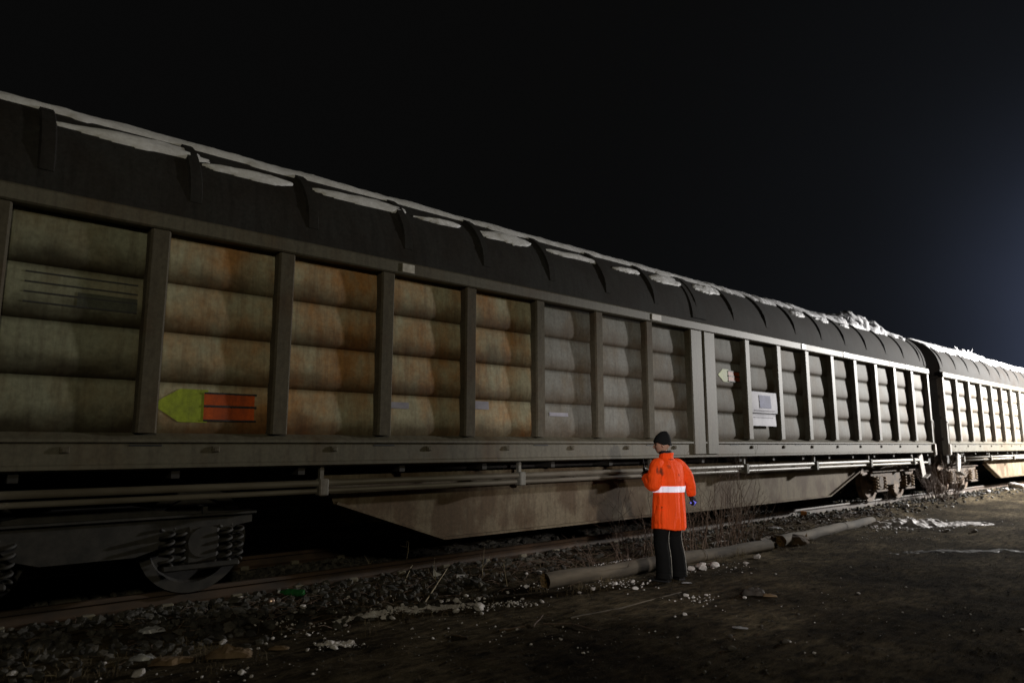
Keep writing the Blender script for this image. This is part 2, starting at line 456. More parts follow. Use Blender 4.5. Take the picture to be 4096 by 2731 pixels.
mb = MB()
for _ in range(2600):
    x = R.uniform(2.5, 17) if R.random() < .75 else R.uniform(0, 22); y = R.gauss(6.35, .28)
    if y > 7.0 or y < 5.6: continue
    p = Vector((x, y, terrain(x, y) + .006)); a = R.uniform(0, 2 * pi); l = R.uniform(.04, .22); e = R.uniform(-.1, .35) * l
    q = p + Vector((cos(a) * l, sin(a) * l, abs(e))); mid = (p + q) / 2 + Vector((R.uniform(-.02, .02), R.uniform(-.02, .02), R.uniform(0, .02)))
    mb.tube([p, mid, q], [R.uniform(.0015, .0035)] * 2 + [.001], 4, False)
tag(mb.build('twig_litter', M['twig'], fix=False), 'dead twigs and stalks littering the soil along the near rail', 'twig litter', kind='stuff')
# frost lying along the top of the poles and on the ties
mb = MB()
for (a, b, n, zt) in (((5.45, 5.74), (9.6, 5.93), 420, .150), ((9.95, 5.95), (15.0, 6.1), 160, .142)):
    for _ in range(n):
        t = R.random(); x = a[0] + (b[0] - a[0]) * t; y = a[1] + (b[1] - a[1]) * t
        if noise.noise(Vector((x * 1.1, 3, 7))) < .05: continue
        put_rock(mb, (x, y + R.gauss(.015, .022), zt), .003 + .008 * R.random() ** 3, R, PROTO0, .3)
tag(mb.build('frost', M['dirty_snow'], fix=False), 'thin white frost along the top of the poles', 'frost', kind='stuff')
# dry grass
mb = MB()
def tuft(p, n, h, spread):
    for _ in range(n):
        a = R.uniform(0, 2 * pi); r = spread * R.random()
        b = Vector((p[0] + r * cos(a), p[1] + r * sin(a), p[2] - .005))
        l = h * R.uniform(.4, 1.1); lean = R.uniform(.2, 1.0); a2 = R.uniform(0, 2 * pi); w = R.uniform(.0012, .0028)
        d = Vector((cos(a2), sin(a2), 0)); sd = Vector((-sin(a2), cos(a2), 0)) * w
        m1 = b + d * l * lean * .3 + Vector((0, 0, l * .6)); t = b + d * l * lean + Vector((0, 0, l * R.uniform(.35, .9)))
        mb.add([b - sd, b + sd, m1 + sd * .7, m1 - sd * .7, t], [(0, 1, 2, 3), (3, 2, 4)])
for px, py, n, h, sp in [(1690, 1275, 130, .2, .16), (1660, 1290, 60, .14, .14), (1860, 1245, 60, .13, .14), (1790, 1262, 70, .12, .2), (1400, 1335, 60, .11, .22), (1330, 1352, 50, .10, .12),
                         (1120, 1270, 60, .16, .2), (1060, 1290, 40, .14, .16), (990, 1300, 40, .12, .2), (1180, 1262, 40, .14, .15), (560, 1370, 50, .12, .3), (700, 1350, 45, .12, .25),
                         (420, 1470, 40, .12, .3), (150, 1540, 40, .12, .4), (60, 1500, 30, .12, .4), (1230, 1355, 40, .10, .1), (1480, 1300, 60, .13, .3), (1600, 1270, 100, .18, .4), (1500, 1265, 90, .18, .4),
                         (1900, 1225, 50, .1, .2), (480, 1400, 25, .12, .25)]:
    tuft(ground_at(px, py), n, h, sp)
for _ in range(420):
    d = ray(R.uniform(-40, 2380), 1170 + 400 * R.random()); t = -CAM_H / d.z; x, y = d.x * t, d.y * t
    if y > 6.2 or x > 22: continue
    tuft((x, y, terrain(x, y)), R.randint(1, 4), R.uniform(.02, .06), .06)
for _ in range(170):
    x = R.uniform(-1, 12); y = R.uniform(5.2, 6.5)
    tuft((x, y, terrain(x, y)), R.randint(3, 10), R.uniform(.05, .12), .12)
tag(mb.build('grass', M['grass'], fix=False), 'sparse dry grass growing in the mud and ballast', 'grass', kind='stuff')

# ------------------------------------------------------------------ track
mb = MB()
def rail_profile(y0):
    pr = [(-.0625, .0), (.0625, .0), (.0625, .012), (.012, .03), (.009, .10), (.034, .115), (.034, .138), (.026, .149), (-.026, .149), (-.034, .138), (-.034, .115), (-.009, .10), (-.012, .03), (-.0625, .012)]
    return [(y0 + a, RAIL_Z - .149 + b) for a, b in pr]
for yy, lab in ((YC - .7525, 'rusty steel rail on the near side of the track, beside the mud'), (YC + .7525, 'rusty steel rail on the far side of the track, under the wagons')):
    xs = axis([(-30, 90, 4)])
    mb = MB(); mb.prism_x(rail_profile(0), -30, 90)
    tag(mb.build('rail', M['rail'], loc=(0, yy, 0)), lab, 'rail', 'rails of the track')
mb = MB()
pr = [(-.13, -.1), (.13, -.1), (.11, .0), (-.11, .0)]
n = len(pr)
mb.prism_y(pr, -1.28, 1.28)
for sgn in (-1, 1):     # rail fastenings
    for d in (-1, 1):
        mb.box(-.05, .05, sgn * .7525 + d * .10 - .03, sgn * .7525 + d * .10 + .03, 0.001, .05, .008)
sl_me = mb.mesh('sleeper', True); sl_me.materials.append(M['sleeper'])
def sleeper(x):
    o = bpy.data.objects.new('sleeper', sl_me); COL.objects.link(o); o.location = (x, YC, .101); o.rotation_euler = (0, 0, R.uniform(-.012, .012))
    tag(o, 'pale concrete sleeper half buried in ballast under the two rails', 'sleeper', 'sleepers under the rails')
for i in range(50): sleeper(-1.2 + .63 * i)

# ------------------------------------------------------------------ freight wagon
HL = 10.85           # half length of the body
HW = 1.40            # half width at the post faces
Z0, Z1 = 1.70, 3.50  # panel zone
ROWS = 4
BAY = 1.17
POSTS = [1.45 + BAY * k for k in range(9)]
REC = -1.285         # recess plane of the panels (near side)
DZ = -RAIL_Z
def cushion(u, v):   # u 0..1 across bay, v 0..1 within one row : bulge outward
    e = min(1, min(u, 1 - u) / .03)
    prof = (sin(pi * v ** .48) ** .9 if 0 < v < 1 else 0)
    return 0.019 * e * prof
def panel_y(x, z, x0, x1):
    u = (x - x0) / (x1 - x0); r = (z - Z0) / (Z1 - Z0) * ROWS; v = r - math.floor(r)
    return REC - cushion(u, v) - .006 * noise.noise(Vector((x * 2.2, z * 2.4, x0)))
def panel_mesh(x0, x1):
    mb = MB(); nz = 9
    xs = axis([(x0, x0 + .13, .03), (x0 + .13, x1 - .13, .12), (x1 - .13, x1, .03)])
    zs = []
    for r in range(ROWS):
        for k in range(nz + 1):
            v = k / nz
            v = 0.0001 if v == 0 else (0.9999 if v == 1 else v)
            zs.append(Z0 + (Z1 - Z0) * (r + v) / ROWS)
    m = len(xs)
    mb.v = [(x, panel_y(x, z, x0, x1), z) for z in zs for x in xs]
    mb.f = [(j * m + i, j * m + i + 1, (j + 1) * m + i + 1, (j + 1) * m + i) for j in range(len(zs) - 1) for i in range(m - 1)]
    return mb
def post_mesh(w=.21, z0=Z0, z1=Z1, yf=-HW, yb=REC + .03):
    mb = MB(); h = w / 2
    pr = [(-h - .03, yb), (-h, yb - .0), (-h + .015, yf + .02), (-h + .035, yf), (h - .035, yf), (h - .015, yf + .02), (h, yb), (h + .03, yb)]
    pr = [(-h, yb), (-h + .012, yf + .02), (-h + .03, yf), (h - .03, yf), (h - .012, yf + .02), (h, yb)]
    n = len(pr)
    vs = [(x, y, z0) for x, y in pr] + [(x, y, z1) for x, y in pr]
    fs = [(i, (i + 1) % n, n + (i + 1) % n, n + i) for i in range(n)] + [tuple(range(n - 1, -1, -1)), tuple(range(n, 2 * n))]
    return mb.add(vs, fs)

RA, RB, RE = 1.355, 1.10, 2.25
def roof_pt(a, off=0.0):
    ca, sa = cos(a), sin(a)
    y = -RA * (abs(ca) ** (2 / RE)) * (1 if ca >= 0 else -1); z = 3.655 + RB * (abs(sa) ** (2 / RE))
    if off:
        n = Vector((-(abs(ca) ** (2 - 2 / RE)) / RA * (1 if ca >= 0 else -1), (abs(sa) ** (2 - 2 / RE)) / RB)).normalized()
        y += n.x * off; z += n.y * off
    return y, z

def helix(mb, c, r, z0, z1, turns, rw):
    N = int(turns * 10)
    mb.tube([(c[0] + r * cos(2 * pi * i / 10), c[1] + r * sin(2 * pi * i / 10), z0 + (z1 - z0) * i / N) for i in range(N + 1)], rw, 5)

def build_bogie(root, xb, mf='bogie', ms='spring', mw='wheel'):
    """Y-series freight bogie: frame, four wheels, coil springs beside each axle box"""
    mb = MB()
    for sg in (-1, 1):
        y0, y1 = sg * 1.02 - .04, sg * 1.02 + .04
        pr = [(-1.36, .96), (-1.36, .86), (-1.22, .84), (-1.16, .80), (-.66, .80), (-.55, .68), (-.35, .62), (.35, .62), (.55, .68), (.66, .80), (1.16, .80), (1.22, .84), (1.36, .86), (1.36, .96), (.6, 1.0), (.3, 1.06), (-.3, 1.06), (-.6, 1.0)]
        mb.prism_y(pr, y0, y1)
        mb.box(-1.38, 1.38, y0 - .06, y1 + .06, .945, .965)
        for sx in (-.9, .9):    # horn guides and brake hangers
            mb.box(sx - .02, sx + .02, y0 - .05, y1 + .05, .965, 1.03)
    mb.box(-.25, .25, -1.0, 1.0, .72, 1.0, .03)
    mb.lathe([(0, 0), (.3, 0), (.3, .12), (0, .12)], 20, Matrix.Translation((0, 0, 1.0)))
    bg = mb.build('bogie', M[mf], root, (xb, 0, DZ))
    for sx in (-.9, .9):
        ax = MB().tube([(0, -1.1, 0), (0, 1.1, 0)], .08, 12)
        axle = ax.build('axle', M[mf], bg, (sx, 0, RAIL_Z + .46), smooth=False)
        for sg in (-1, 1):
            mt = Matrix.Rotation(radians(90) * sg, 4, 'X')
            w = MB().lathe([(.08, .07), (.11, .09), (.13, .075), (.30, .03), (.385, .03), (.395, .065), (.458, .065), (.462, .0), (.468, -.05), (.49, -.06), (.49, -.075), (.40, -.075), (.38, -.02), (.13, -.02), (.09, -.06), (.08, -.06)], 40, mt)
            w.build('wheel', M[mw], bg, (sx, sg * .7525, RAIL_Z + .46), smooth=False)
            b = MB()
            b.lathe([(0, .14), (.11, .14), (.135, .11), (.135, -.08), (0, -.08)], 18, Matrix.Translation((sx, sg * 1.04, RAIL_Z + .46)) @ Matrix.Rotation(radians(90) * sg, 4, 'X'))
            b.box(sx - .34, sx + .34, sg * 1.04 - .09, sg * 1.04 + .09, RAIL_Z + .22, RAIL_Z + .27, .015)
            b.box(sx - .15, sx + .15, sg * 1.04 - .07, sg * 1.04 + .07, RAIL_Z + .26, RAIL_Z + .6, .03)
            b.build('axle_box', M[mf], bg)
            for ds in (-.255, .255):
                s_ = MB()
                helix(s_, (sx + ds - .055, sg * 1.10), .055, RAIL_Z + .27, .845, 4.5, .015)
                helix(s_, (sx + ds + .065, sg * 1.06), .055, RAIL_Z + .27, .845, 4.5, .015)
                s_.build('coil_spring', M[ms], bg, smooth=True)
    return bg

def build_wagon():
    root = thing('freight_wagon', 'tall', 'freight wagon', (0, YC, RAIL_Z))
    L = (0, 0, DZ)
    # underframe, hidden mass first
    u = MB()
    u.box(-10.6, 10.6, -1.0, 1.0, 1.30, 1.42)
    u.box(-10.75, 10.75, -.25, .25, 1.02, 1.32)
    u.box(-10.75, -10.6, -1.3, 1.3, 1.08, 1.40); u.box(10.6, 10.75, -1.3, 1.3, 1.08, 1.40)
    for k in range(-9, 10):
        u.box(k * 1.17 - .035, k * 1.17 + .035, -1.32, 1.32, 1.305, 1.375)
    for x, w in ((-1.5, 1.4), (2.2, 1.8), (5.3, .8)):     # air tank and brake gear between the girders
        u.box(x - w / 2, x + w / 2, -.55, .55, .72, 1.02, .06)
    u.build('underframe', M['frame'], root, L)
    s = MB()
    for sg in (-1, 1):
        y = lambda a: sg * a
        s.prism_x([(y(1.30), 1.385), (y(1.36), 1.385), (y(1.40), 1.40), (y(1.40), 1.43), (y(1.375), 1.44), (y(1.375), 1.615), (y(1.405), 1.62), (y(1.405), 1.645), (y(1.30), 1.70), (y(1.2), 1.70), (y(1.2), 1.40)], -HL + .02, HL - .02)
    sill = s.build('sill', M['beam'], root, L)
    for k in range(-9, 10):
        x = k * BAY + .31
        MB().box(x - .035, x + .035, -1.392, -1.372, 1.53, 1.585, .006).box(x - .018, x + .018, -1.40, -1.39, 1.54, 1.57, .003).build('roller_bracket', M['post_dark'], sill)
    for k in range(-4, 5):
        x = k * 2.34 + .9
        MB().box(x - .13, x + .13, -1.379, -1.374, 1.585, 1.603, .002).build('slot', M['black_paint'], sill)
    fl = MB().box(-HL + .03, HL - .03, -1.19, 1.19, 1.6, 1.68); fl.build('floor', M['frame'], root, L)
    # girder
    for sg in (-1, 1):
        gd = MB()
        pr = [(-6.7, 1.28), (-6.55, .98), (-5.15, .50), (4.95, .50), (6.55, .98), (6.7, 1.28)]
        gd.prism_y(pr, sg * 1.1 - .012, sg * 1.1 + .012)
        pts = pr[1:5]
        def off(p): return p
        for (a, b) in zip(pts[:-1], pts[1:]):      # flange strip round the lower edge
            d = Vector((b[0] - a[0], b[1] - a[1])).normalized(); nn = Vector((-d.y, d.x)) * .028
            q = [(a[0] - nn.x * .0 + d.x * .003, a[1] - .0), (b[0] - d.x * .003, b[1]), (b[0] + nn.x - d.x * .003, b[1] + nn.y), (a[0] + nn.x + d.x * .003, a[1] + nn.y)]
            gd.prism_y(q, sg * 1.1 - .075, sg * 1.1 + .075)
        gd.build('girder', M['belly'], root, L)
    # running pipes below the sill
    p = MB().tube([(-9.9, -1.33, 1.215), (9.9, -1.33, 1.215)], .034, 10)
    pipe = p.build('brake_pipe', M['pipe'], root, L, smooth=True)
    p = MB().tube([(-10.3, -1.30, 1.135), (10.5, -1.30, 1.135)], .026, 10)
    p.build('control_rod', M['pipe'], root, L, smooth=True)
    for k in range(8):
        x = -9.5 + k * 2.7
        MB().box(x - .05, x + .05, -1.385, -1.27, 1.09, 1.26, .012).box(x - .02, x + .02, -1.32, -1.27, 1.26, 1.384).build('pipe_bracket', M['post'], root, L)
    # cantrail
    ct = MB()
    for sg in (-1, 1):
        ct.prism_x([(sg * 1.2, 3.505), (sg * 1.41, 3.505), (sg * 1.425, 3.52), (sg * 1.425, 3.635), (sg * 1.405, 3.654), (sg * 1.2, 3.654)], -HL, HL)
    cr = ct.build('cantrail', M['beam'], root, L)
    for k, x in enumerate([-10.3, -5.9, -1.3, 3.6, 5.6, 8.2, 9.25, 9.95]):
        w = .16 if k % 2 else .24
        MB().box(x - w / 2, x + w / 2, -1.438, -1.42, 3.53, 3.63, .004).build('latch_plate', M['bright'], cr)
    # doors : near side
    for sg in (-1, 1):
        dm = MB()
        xa, xb = (.0, HL) if sg > 0 else (-HL, .0)
        dm.box(xa + .004, xb - .004, REC + .045, REC + .06, Z0 + .002, Z1 + .004)      # backing sheet
        for x0 in [0.22 * sg]: pass
        door = dm.build('sliding_door', M['frame'], root, L)
        tag(door, 'right-hand sliding door' if sg > 0 else 'left-hand sliding door')
        xs = [.20] + POSTS
        for k, x in enumerate(xs):
            w = .36 if k == 0 else (.19 if k < 9 else .16)
            z0 = Z0 if k < 9 else 1.30
            yf = -HW if k else -HW - .012
            x_ = x if k else .195
            post_mesh(w, z0 if k else 1.45, Z1, yf).build('door_post', M['beam' if k == 0 else ('post_dark' if sg < 0 else 'post')], door, (sg * x_, 0, 0))
        for k_, (a, b) in enumerate(zip(xs[:-1], xs[1:])):
            w0 = .15 if a < 1 else .06
            x0, x1 = (a + w0, b - .06) if sg > 0 else (-b + .06, -a - w0)
            pm = panel_mesh(x0, x1)
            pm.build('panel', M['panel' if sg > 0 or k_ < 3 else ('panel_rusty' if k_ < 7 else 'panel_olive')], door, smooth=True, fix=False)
    # far side and ends
    fs = MB().box(-HL + .02, HL - .02, 1.2, 1.3, Z0 + .002, Z1 - .002)
    for k in range(-9, 10): fs.box(k * BAY - .1, k * BAY + .1, 1.3, HW, Z0 + .004, Z1 - .004)
    fs.build('far_wall', M['panel'], root, L)
    for sg in (-1, 1):
        ew = MB()
        prof = [(-1.385, 1.40), (-1.385, 3.66)] + [(roof_pt(a, -.015)) for a in [pi * i / 24 for i in range(0, 25)]] + [(1.385, 3.66), (1.385, 1.40)]
        ew.prism_x(prof, sg * (HL - .02) - .02, sg * (HL - .02) + .02)
        for z in (1.75, 2.35, 2.95, 3.5): ew.box(sg * HL - .0 if sg < 0 else HL, sg * HL + .06 * sg, -1.3, 1.3, z - .04, z + .04) if sg > 0 else ew.box(-HL - .06, -HL, -1.3, 1.3, z - .04, z + .04)
        for y in (-.8, 0, .8): ew.box(min(sg * HL, sg * (HL + .045)), max(sg * HL, sg * (HL + .045)), y - .05, y + .05, 1.45, 3.9)
        ew.build('end_wall', M['endwall'], root, L)
        # buffers, hook, steps
        for yb in (-.875, .875):
            b = MB().lathe([(0, 0), (.13, 0), (.13, .22), (.085, .23), (.085, .40), (.225, .41), (.235, .43), (.215, .45), (0, .46)], 22, Matrix.Translation((sg * 10.75, yb, RAIL_Z + 1.04)) @ Matrix.Rotation(radians(90) * sg, 4, 'Y'))
            b.build('buffer', M['frame'], root, L)
        h = MB().tube([(sg * 10.75, 0, 1.28), (sg * 11.0, 0, 1.27), (sg * 11.1, 0, 1.34), (sg * 11.03, 0, 1.4)], [.05, .045, .035, .02], 8)
        h.tube([(sg * 10.9, -.04, 1.25), (sg * 11.1, -.05, .95), (sg * 11.13, .05, .95), (sg * 10.92, .04, 1.25)], .02, 6)
        h.tube([(sg * 10.75, -.35, 1.2), (sg * 10.98, -.35, 1.05), (sg * 11.05, -.3, .8), (sg * 11.1, -.2, .72)], .025, 6)
        h.build('coupling', M['frame'], root, L)
        st = MB()
        st.box(-.13, .13, -.02, .02, -.27, .27, .005)
        stp = st.build('step_plate', M['bright'], root, (sg * 9.95, -1.34, 1.06 + DZ), (0, radians(-16) * sg, 0))
        MB().box(-.17, .17, -.12, .06, -.30, -.275, .004).tube([(-.15, .0, -.27), (-.15, 0, .32)], .014, 6).tube([(.15, .0, -.27), (.15, 0, .32)], .014, 6).build('foothold', M['post'], stp)
        hr = MB().tube([(sg * (HL - .03), -1.36, 1.30), (sg * (HL - .03), -1.43, 1.36), (sg * (HL - .03), -1.43, 2.2), (sg * (HL - .03), -1.40, 2.26)], .014, 6)
        hr.box(sg * (HL - .03) - .05, sg * (HL - .03) + .05, -1.44, -1.38, 1.32, 1.62, .01)
        hr.build('corner_handrail', M['bright'], root, L)
    # roof
    rf = MB()
    NA = 44
    angs = [pi * i / NA for i in range(NA + 1)]
    xs = axis([(-HL, HL, .3)])
    m = NA + 1
    for x in xs:
        for a in angs:
            y, z = roof_pt(a, .006 * noise.noise(Vector((x * 1.4, a * 3, 2))))
            rf.v.append((x, y, z))
    for i in range(len(xs) - 1):
        for k in range(NA):
            rf.f.append((i * m + k, i * m + k + 1, (i + 1) * m + k + 1, (i + 1) * m + k))
    roof = rf.build('roof', M['roof'], root, L, smooth=True)
    for k in range(-9, 10):
        x = k * BAY if k else 0
        rb = MB(); w = .07; a0 = .13
        aa = [a0 + (pi - 2 * a0) * i / 30 for i in range(31)]
        ring = []
        for i, a in enumerate(aa):
            e = min(1, i / 2, (30 - i) / 2)
            p0 = roof_pt(a, -.01); p1 = roof_pt(a, .006 + (.022 - .017 * ss(.62, .95, sin(a))) * e)
            ring.append([(x - w, *p0), (x - w * .7, *p1), (x + w * .7, *p1), (x + w, *p0)])
        rb.loft(ring)
        rb.build('roof_rib', M['rib'], roof)
    # overlap band where the two roof hoods meet
    for sx, wd in ((0, .2), (-HL + .06, .06), (HL - .06, .06)):
        rb = MB(); aa = [.05 + (pi - .1) * i / 40 for i in range(41)]
        rb.loft([[(sx - wd, *roof_pt(a, -.01)), (sx - wd, *roof_pt(a, .016)), (sx + wd, *roof_pt(a, .016)), (sx + wd, *roof_pt(a, -.01))] for a in aa])
        rb.build('roof_band', M['rib'], roof)
    build_bogie(root, -8.75, 'shaded_gear', 'shaded_gear', 'shaded_gear'); build_bogie(root, 8.75)
    return root

A = build_wagon()
A.location.x = 10.0
bpy.context.view_layer.update()
index_children()
B = copy_tree(A)
B.location.x = 32.85
for o in COL.objects:           # plain rust in place of the painted shade on the second wagon's running gear
    if o.type == 'MESH' and o.data.materials and o.data.materials[0] == M['shaded_gear'] and o.parent and (o.parent == B or (o.parent.parent == B)):
        o.material_slots[0].link = 'OBJECT'; o.material_slots[0].material = M['spring' if o.name.startswith('coil') else ('wheel' if o.name.startswith('wheel') else 'bogie')]
for o in COL.objects:           # the second wagon is cleaner: its own paint on the copied panels
    if o.name.startswith(('panel', 'door_post')) and o.parent and o.parent.parent == B:
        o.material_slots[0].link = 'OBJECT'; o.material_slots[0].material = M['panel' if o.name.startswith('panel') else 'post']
tag(A, 'long grey covered freight wagon behind the man, rust-stained panelled doors, snow on its roof', 'freight wagon', 'covered wagons of the train')
tag(B, 'floodlit covered freight wagon at the right edge, coupled behind the nearer wagon', 'freight wagon', 'covered wagons of the train')
SD = [o for o in COL.objects if o.name.startswith('sliding_door') and o.parent == A]
door_left = [o for o in SD if 'left' in o['label']][0]; door_right = [o for o in SD if 'right' in o['label']][0]

# markings and notices on wagon A (world x = local + 10)
def bay_of(x):
    xs = [.20] + POSTS
    for a, b in zip(xs[:-1], xs[1:]):
        w0 = .15 if a < 1 else .06
        if a + w0 <= abs(x) <= b - .06: return (a + w0, b - .06) if x > 0 else (-b + .06, -a - w0)
    return (x - .5, x + .5)
def decal(poly_fn, x0, x1, z0, z1, name, mat, parent, off=.004, nx=14, nz=10):
    """a sheet following the pressed panel; poly_fn(u,v)->(x,z) maps the unit square onto the mark"""
    b0, b1 = bay_of((x0 + x1) / 2)
    mb = MB()
    def fn(u, v):
        x, z = poly_fn(u, v)
        return (x, panel_y(x, z, b0, b1) - off, z)
    mb.grid(nx, nz, fn)
    return mb.build(name, mat, parent, smooth=True)
def rect(x0, x1, z0, z1): return lambda u, v: (x0 + (x1 - x0) * u, z0 + (z1 - z0) * v)
def rdecal(x0, x1, z0, z1, name, mat, parent, off=.004, nx=10, nz=8): return decal(rect(x0, x1, z0, z1), x0, x1, z0, z1, name, mat, parent, off, nx, nz)
def arrow(x0, x1, z0, z1):
    zm = (z0 + z1) / 2
    def fn(u, v):
        x = x0 + (x1 - x0) * u
        k = min(1.0, .06 + u / .5); 
        return x, zm + (v - .5) * (z1 - z0) * k
    return fn
def marking(parent, x0, z0, x1, z1, split):
    ar = decal(arrow(x0, x0 + split, z0, z1), x0, x1, z0, z1, 'arrow_mark', M['mark_yellow'], parent, .005, 22, 12)
    tag(ar, 'yellow-green arrow pointing left')
    xb = x0 + split * .92
    bl = rdecal(xb, x1, z0 + .02, z1 - .03, 'orange_block', M['mark_orange'], parent, .010)
    tag(bl, 'orange-red block with dark lines beside the arrow')
    for zz, h in ((z1 - .03, .016), ((z0 + z1) / 2, .02), (z0 + .02, .016)):
        rdecal(xb, x1 + .02, zz - h / 2, zz + h / 2, 'dark_line', M['black_paint'], bl, .014)
marking(door_left, -8.41, 1.80, -7.52, 2.10, .46)
marking(door_right, .60, 2.70, 1.28, 2.93, .34)
for k in range(4):
    z = 2.985 - k * .083
    ins = rdecal(-9.42, -8.60, z - .006, z + .006, 'inscription_line', M['black_paint'], door_left, .006, 14, 2)
rdecal(-9.05, -8.6, 2.74, 2.86, 'inscription_block', M['panel_smudge'], door_left, .005)
n1 = rdecal(1.53, 2.46, 2.18, 2.57, 'notice_sheet', M['paper'], door_right, .085); tag(n1, 'white notice sheet with a blue printed square')
rdecal(1.80, 2.22, 2.27, 2.51, 'blue_print', M['blueprint'], n1, .091)
rdecal(1.62, 2.36, 2.215, 2.232, 'print_line', M['greyprint'], n1, .091)
n2 = rdecal(1.53, 2.40, 1.94, 2.165, 'notice_sheet', M['paper'], door_right, .085); tag(n2, 'lower white notice sheet with one printed line')
rdecal(1.60, 2.3, 2.09, 2.105, 'print_line', M['greyprint'], n2, .091)
for xx, zz, w, h in ((-4.9, 2.03, .3, .1), (-6.05, 2.0, .28, .07), (-3.55, 1.98, .36, .05)):
    tag(rdecal(xx, xx + w, zz, zz + h, 'label_plate', M['greyprint'], door_left, .006, 6, 4), 'small pale label plate on a panel')
index_children()

# ------------------------------------------------------------------ snow on the roofs
def roof_snow(x0, x1, lump=None, seed=0, edge=.80):
    mb = MB(); dx = .05; nx = int((x1 - x0) / dx); NA = 26
    A0, A1 = .50, 1.95
    keep = {}
    H = []
    for i in range(nx + 1):
        x = x0 + dx * i
        bayph = ((x - 10.0) / BAY) % 1
        e = edge + .05 * (1 - ss(9, 14, x)) + (.05 + .08 * ss(9, 14, x)) * fbm((x * .9, seed, 0), 3) + .10 * ss(9, 14, x) * fbm((x * 4, seed, 5), 3)
        for k in range(NA + 1):
            a = A0 + (A1 - A0) * k / NA
            t = min(1, max(0, (a - e) / .10)) * min(1, (A1 - a) / .1) * min(1, (i) / 4) * min(1, (nx - i) / 4)
            ro = .35 + .65 * ss(9, 14, x); h = (.045 + ro * (.045 * fbm((x * 1.6, a * 3, seed), 4) + .03 * fbm((x * 7, a * 8, seed), 3))) * sqrt(max(0, t))
            if lump and a > .75: h += lump[2] * math.exp(-((x - lump[0]) / lump[1]) ** 4) * max(0, .6 + .9 * fbm((x * 2.5, a * 4, seed + 3), 4)) * min(1, t + .2)
            if fbm((x * 1.3, a * 5, seed + 9), 4) < -.42 - .5 * (1 - ss(9, 14, x)) and a < .95: h = 0
            H.append(h)
            y, z = roof_pt(a, max(h, -.02) - .004 if h > 0 else -.03)
            mb.v.append((x, YC + y, z))
    m = NA + 1
    for i in range(nx):
        for k in range(NA):
            q = (i * m + k, i * m + k + 1, (i + 1) * m + k + 1, (i + 1) * m + k)
            if max(H[j] for j in q) > .004: mb.f.append(q)
    return mb
tag(roof_snow(-.85, 20.85, (18.2, 1.25, .24), 2).build('roof_snow', M['snow'], smooth=True, fix=True), 'long snow crust along the roof ridge of the nearer wagon, piled up at its right end', 'snow', 'snow crusts on the wagon roofs')
tag(roof_snow(22.05, 43.65, (27.6, .5, .10), 7, .66).build('roof_snow', M['snow'], smooth=True, fix=True), 'snow crust along the roof ridge of the floodlit wagon at the right', 'snow', 'snow crusts on the wagon roofs')
def snow_patch(x, w, a0, a1, seed, label):
    mb = MB(); nx, na = 28, 16; H = []
    for i in range(nx + 1):
        u = i / nx * 2 - 1
        for k in range(na + 1):
            v = k / na * 2 - 1
            r = sqrt(u * u + (v * (1.25 - .45 * u)) ** 2) + (.42 if seed > 40 else .34) * fbm((u * 1.2 + seed, v * 1.0, seed), 4)
            h = .05 * sqrt(max(0, 1 - r)) * (1 + (.5 if seed > 40 else .2) * fbm((u * 5, v * 5, seed), 3)) if r < .96 else 0
            a = (a0 + a1) / 2 + v * (a1 - a0) / 2 + u * (a1 - a0) * .12
            y, z = roof_pt(a, h - .003 if h > 0 else -.02)
            H.append(h); mb.v.append((x + u * w / 2, YC + y, z))
    m = na + 1
    for i in range(nx):
        for k in range(na):
            q = (i * m + k, i * m + k + 1, (i + 1) * m + k + 1, (i + 1) * m + k)
            if max(H[j] for j in q) > 0: mb.f.append(q)
    o = mb.build('snow_patch', M['snow'], smooth=True)
    return tag(o, label, 'snow patch', 'snow patches on the roof of the nearer wagon')
ords = ['first', 'second', 'third', 'fourth', 'fifth', 'sixth', 'seventh', 'eighth', 'ninth']
for k in range(9):
    x = 10.0 + (-8 + k + .5) * BAY
    snow_patch(x + (.1, -.05, .08, 0, -.1, .05, .1, -.06, 0)[k], (1.30, .95, 1.2, .8, 1.05, 1.15, .7, 1.0, .85)[k], (.54, .50, .55, .57, .52, .56, .55, .51, .56)[k], (.80, .70, .77, .70, .79, .72, .70, .80, .72)[k], 3 + k * 1.7, '%s snow patch from the left, between roof ribs on the nearer wagon' % ords[k])
snow_patch(10.0 + .62 * BAY, 1.0, .55, .85, 41, 'ragged slanting snow patch on the roof just right of the middle pillar')
snow_patch(10.0 + 3.5 * BAY, .75, .55, .80, 52, 'snow patch two roof bays left of the big roof snow heap')
snow_patch(10.0 + 4.5 * BAY, .75, .57, .80, 63, 'snow patch one roof bay left of the big roof snow heap')
snow_patch(10.0 + 5.5 * BAY, .55, .60, .76, 74, 'smallest snow patch at the left foot of the big roof snow heap')
mbt = MB()
for k in range(14):
    p0 = Vector((27.5 + R.uniform(-.5, .5), YC - .45 + R.uniform(-.2, .2), 4.74)); q = p0 + Vector((R.uniform(-.25, .25), R.uniform(-.1, .1), R.uniform(.05, .2)))
    mbt.tube([p0, (p0 + q) / 2 + Vector((0, 0, .05)), q], [.014, .012, .006], 5)
tag(mbt.build('frosted_twigs', M['snow']), 'frosted twig bundle lying on the roof snow of the floodlit wagon', 'twigs')

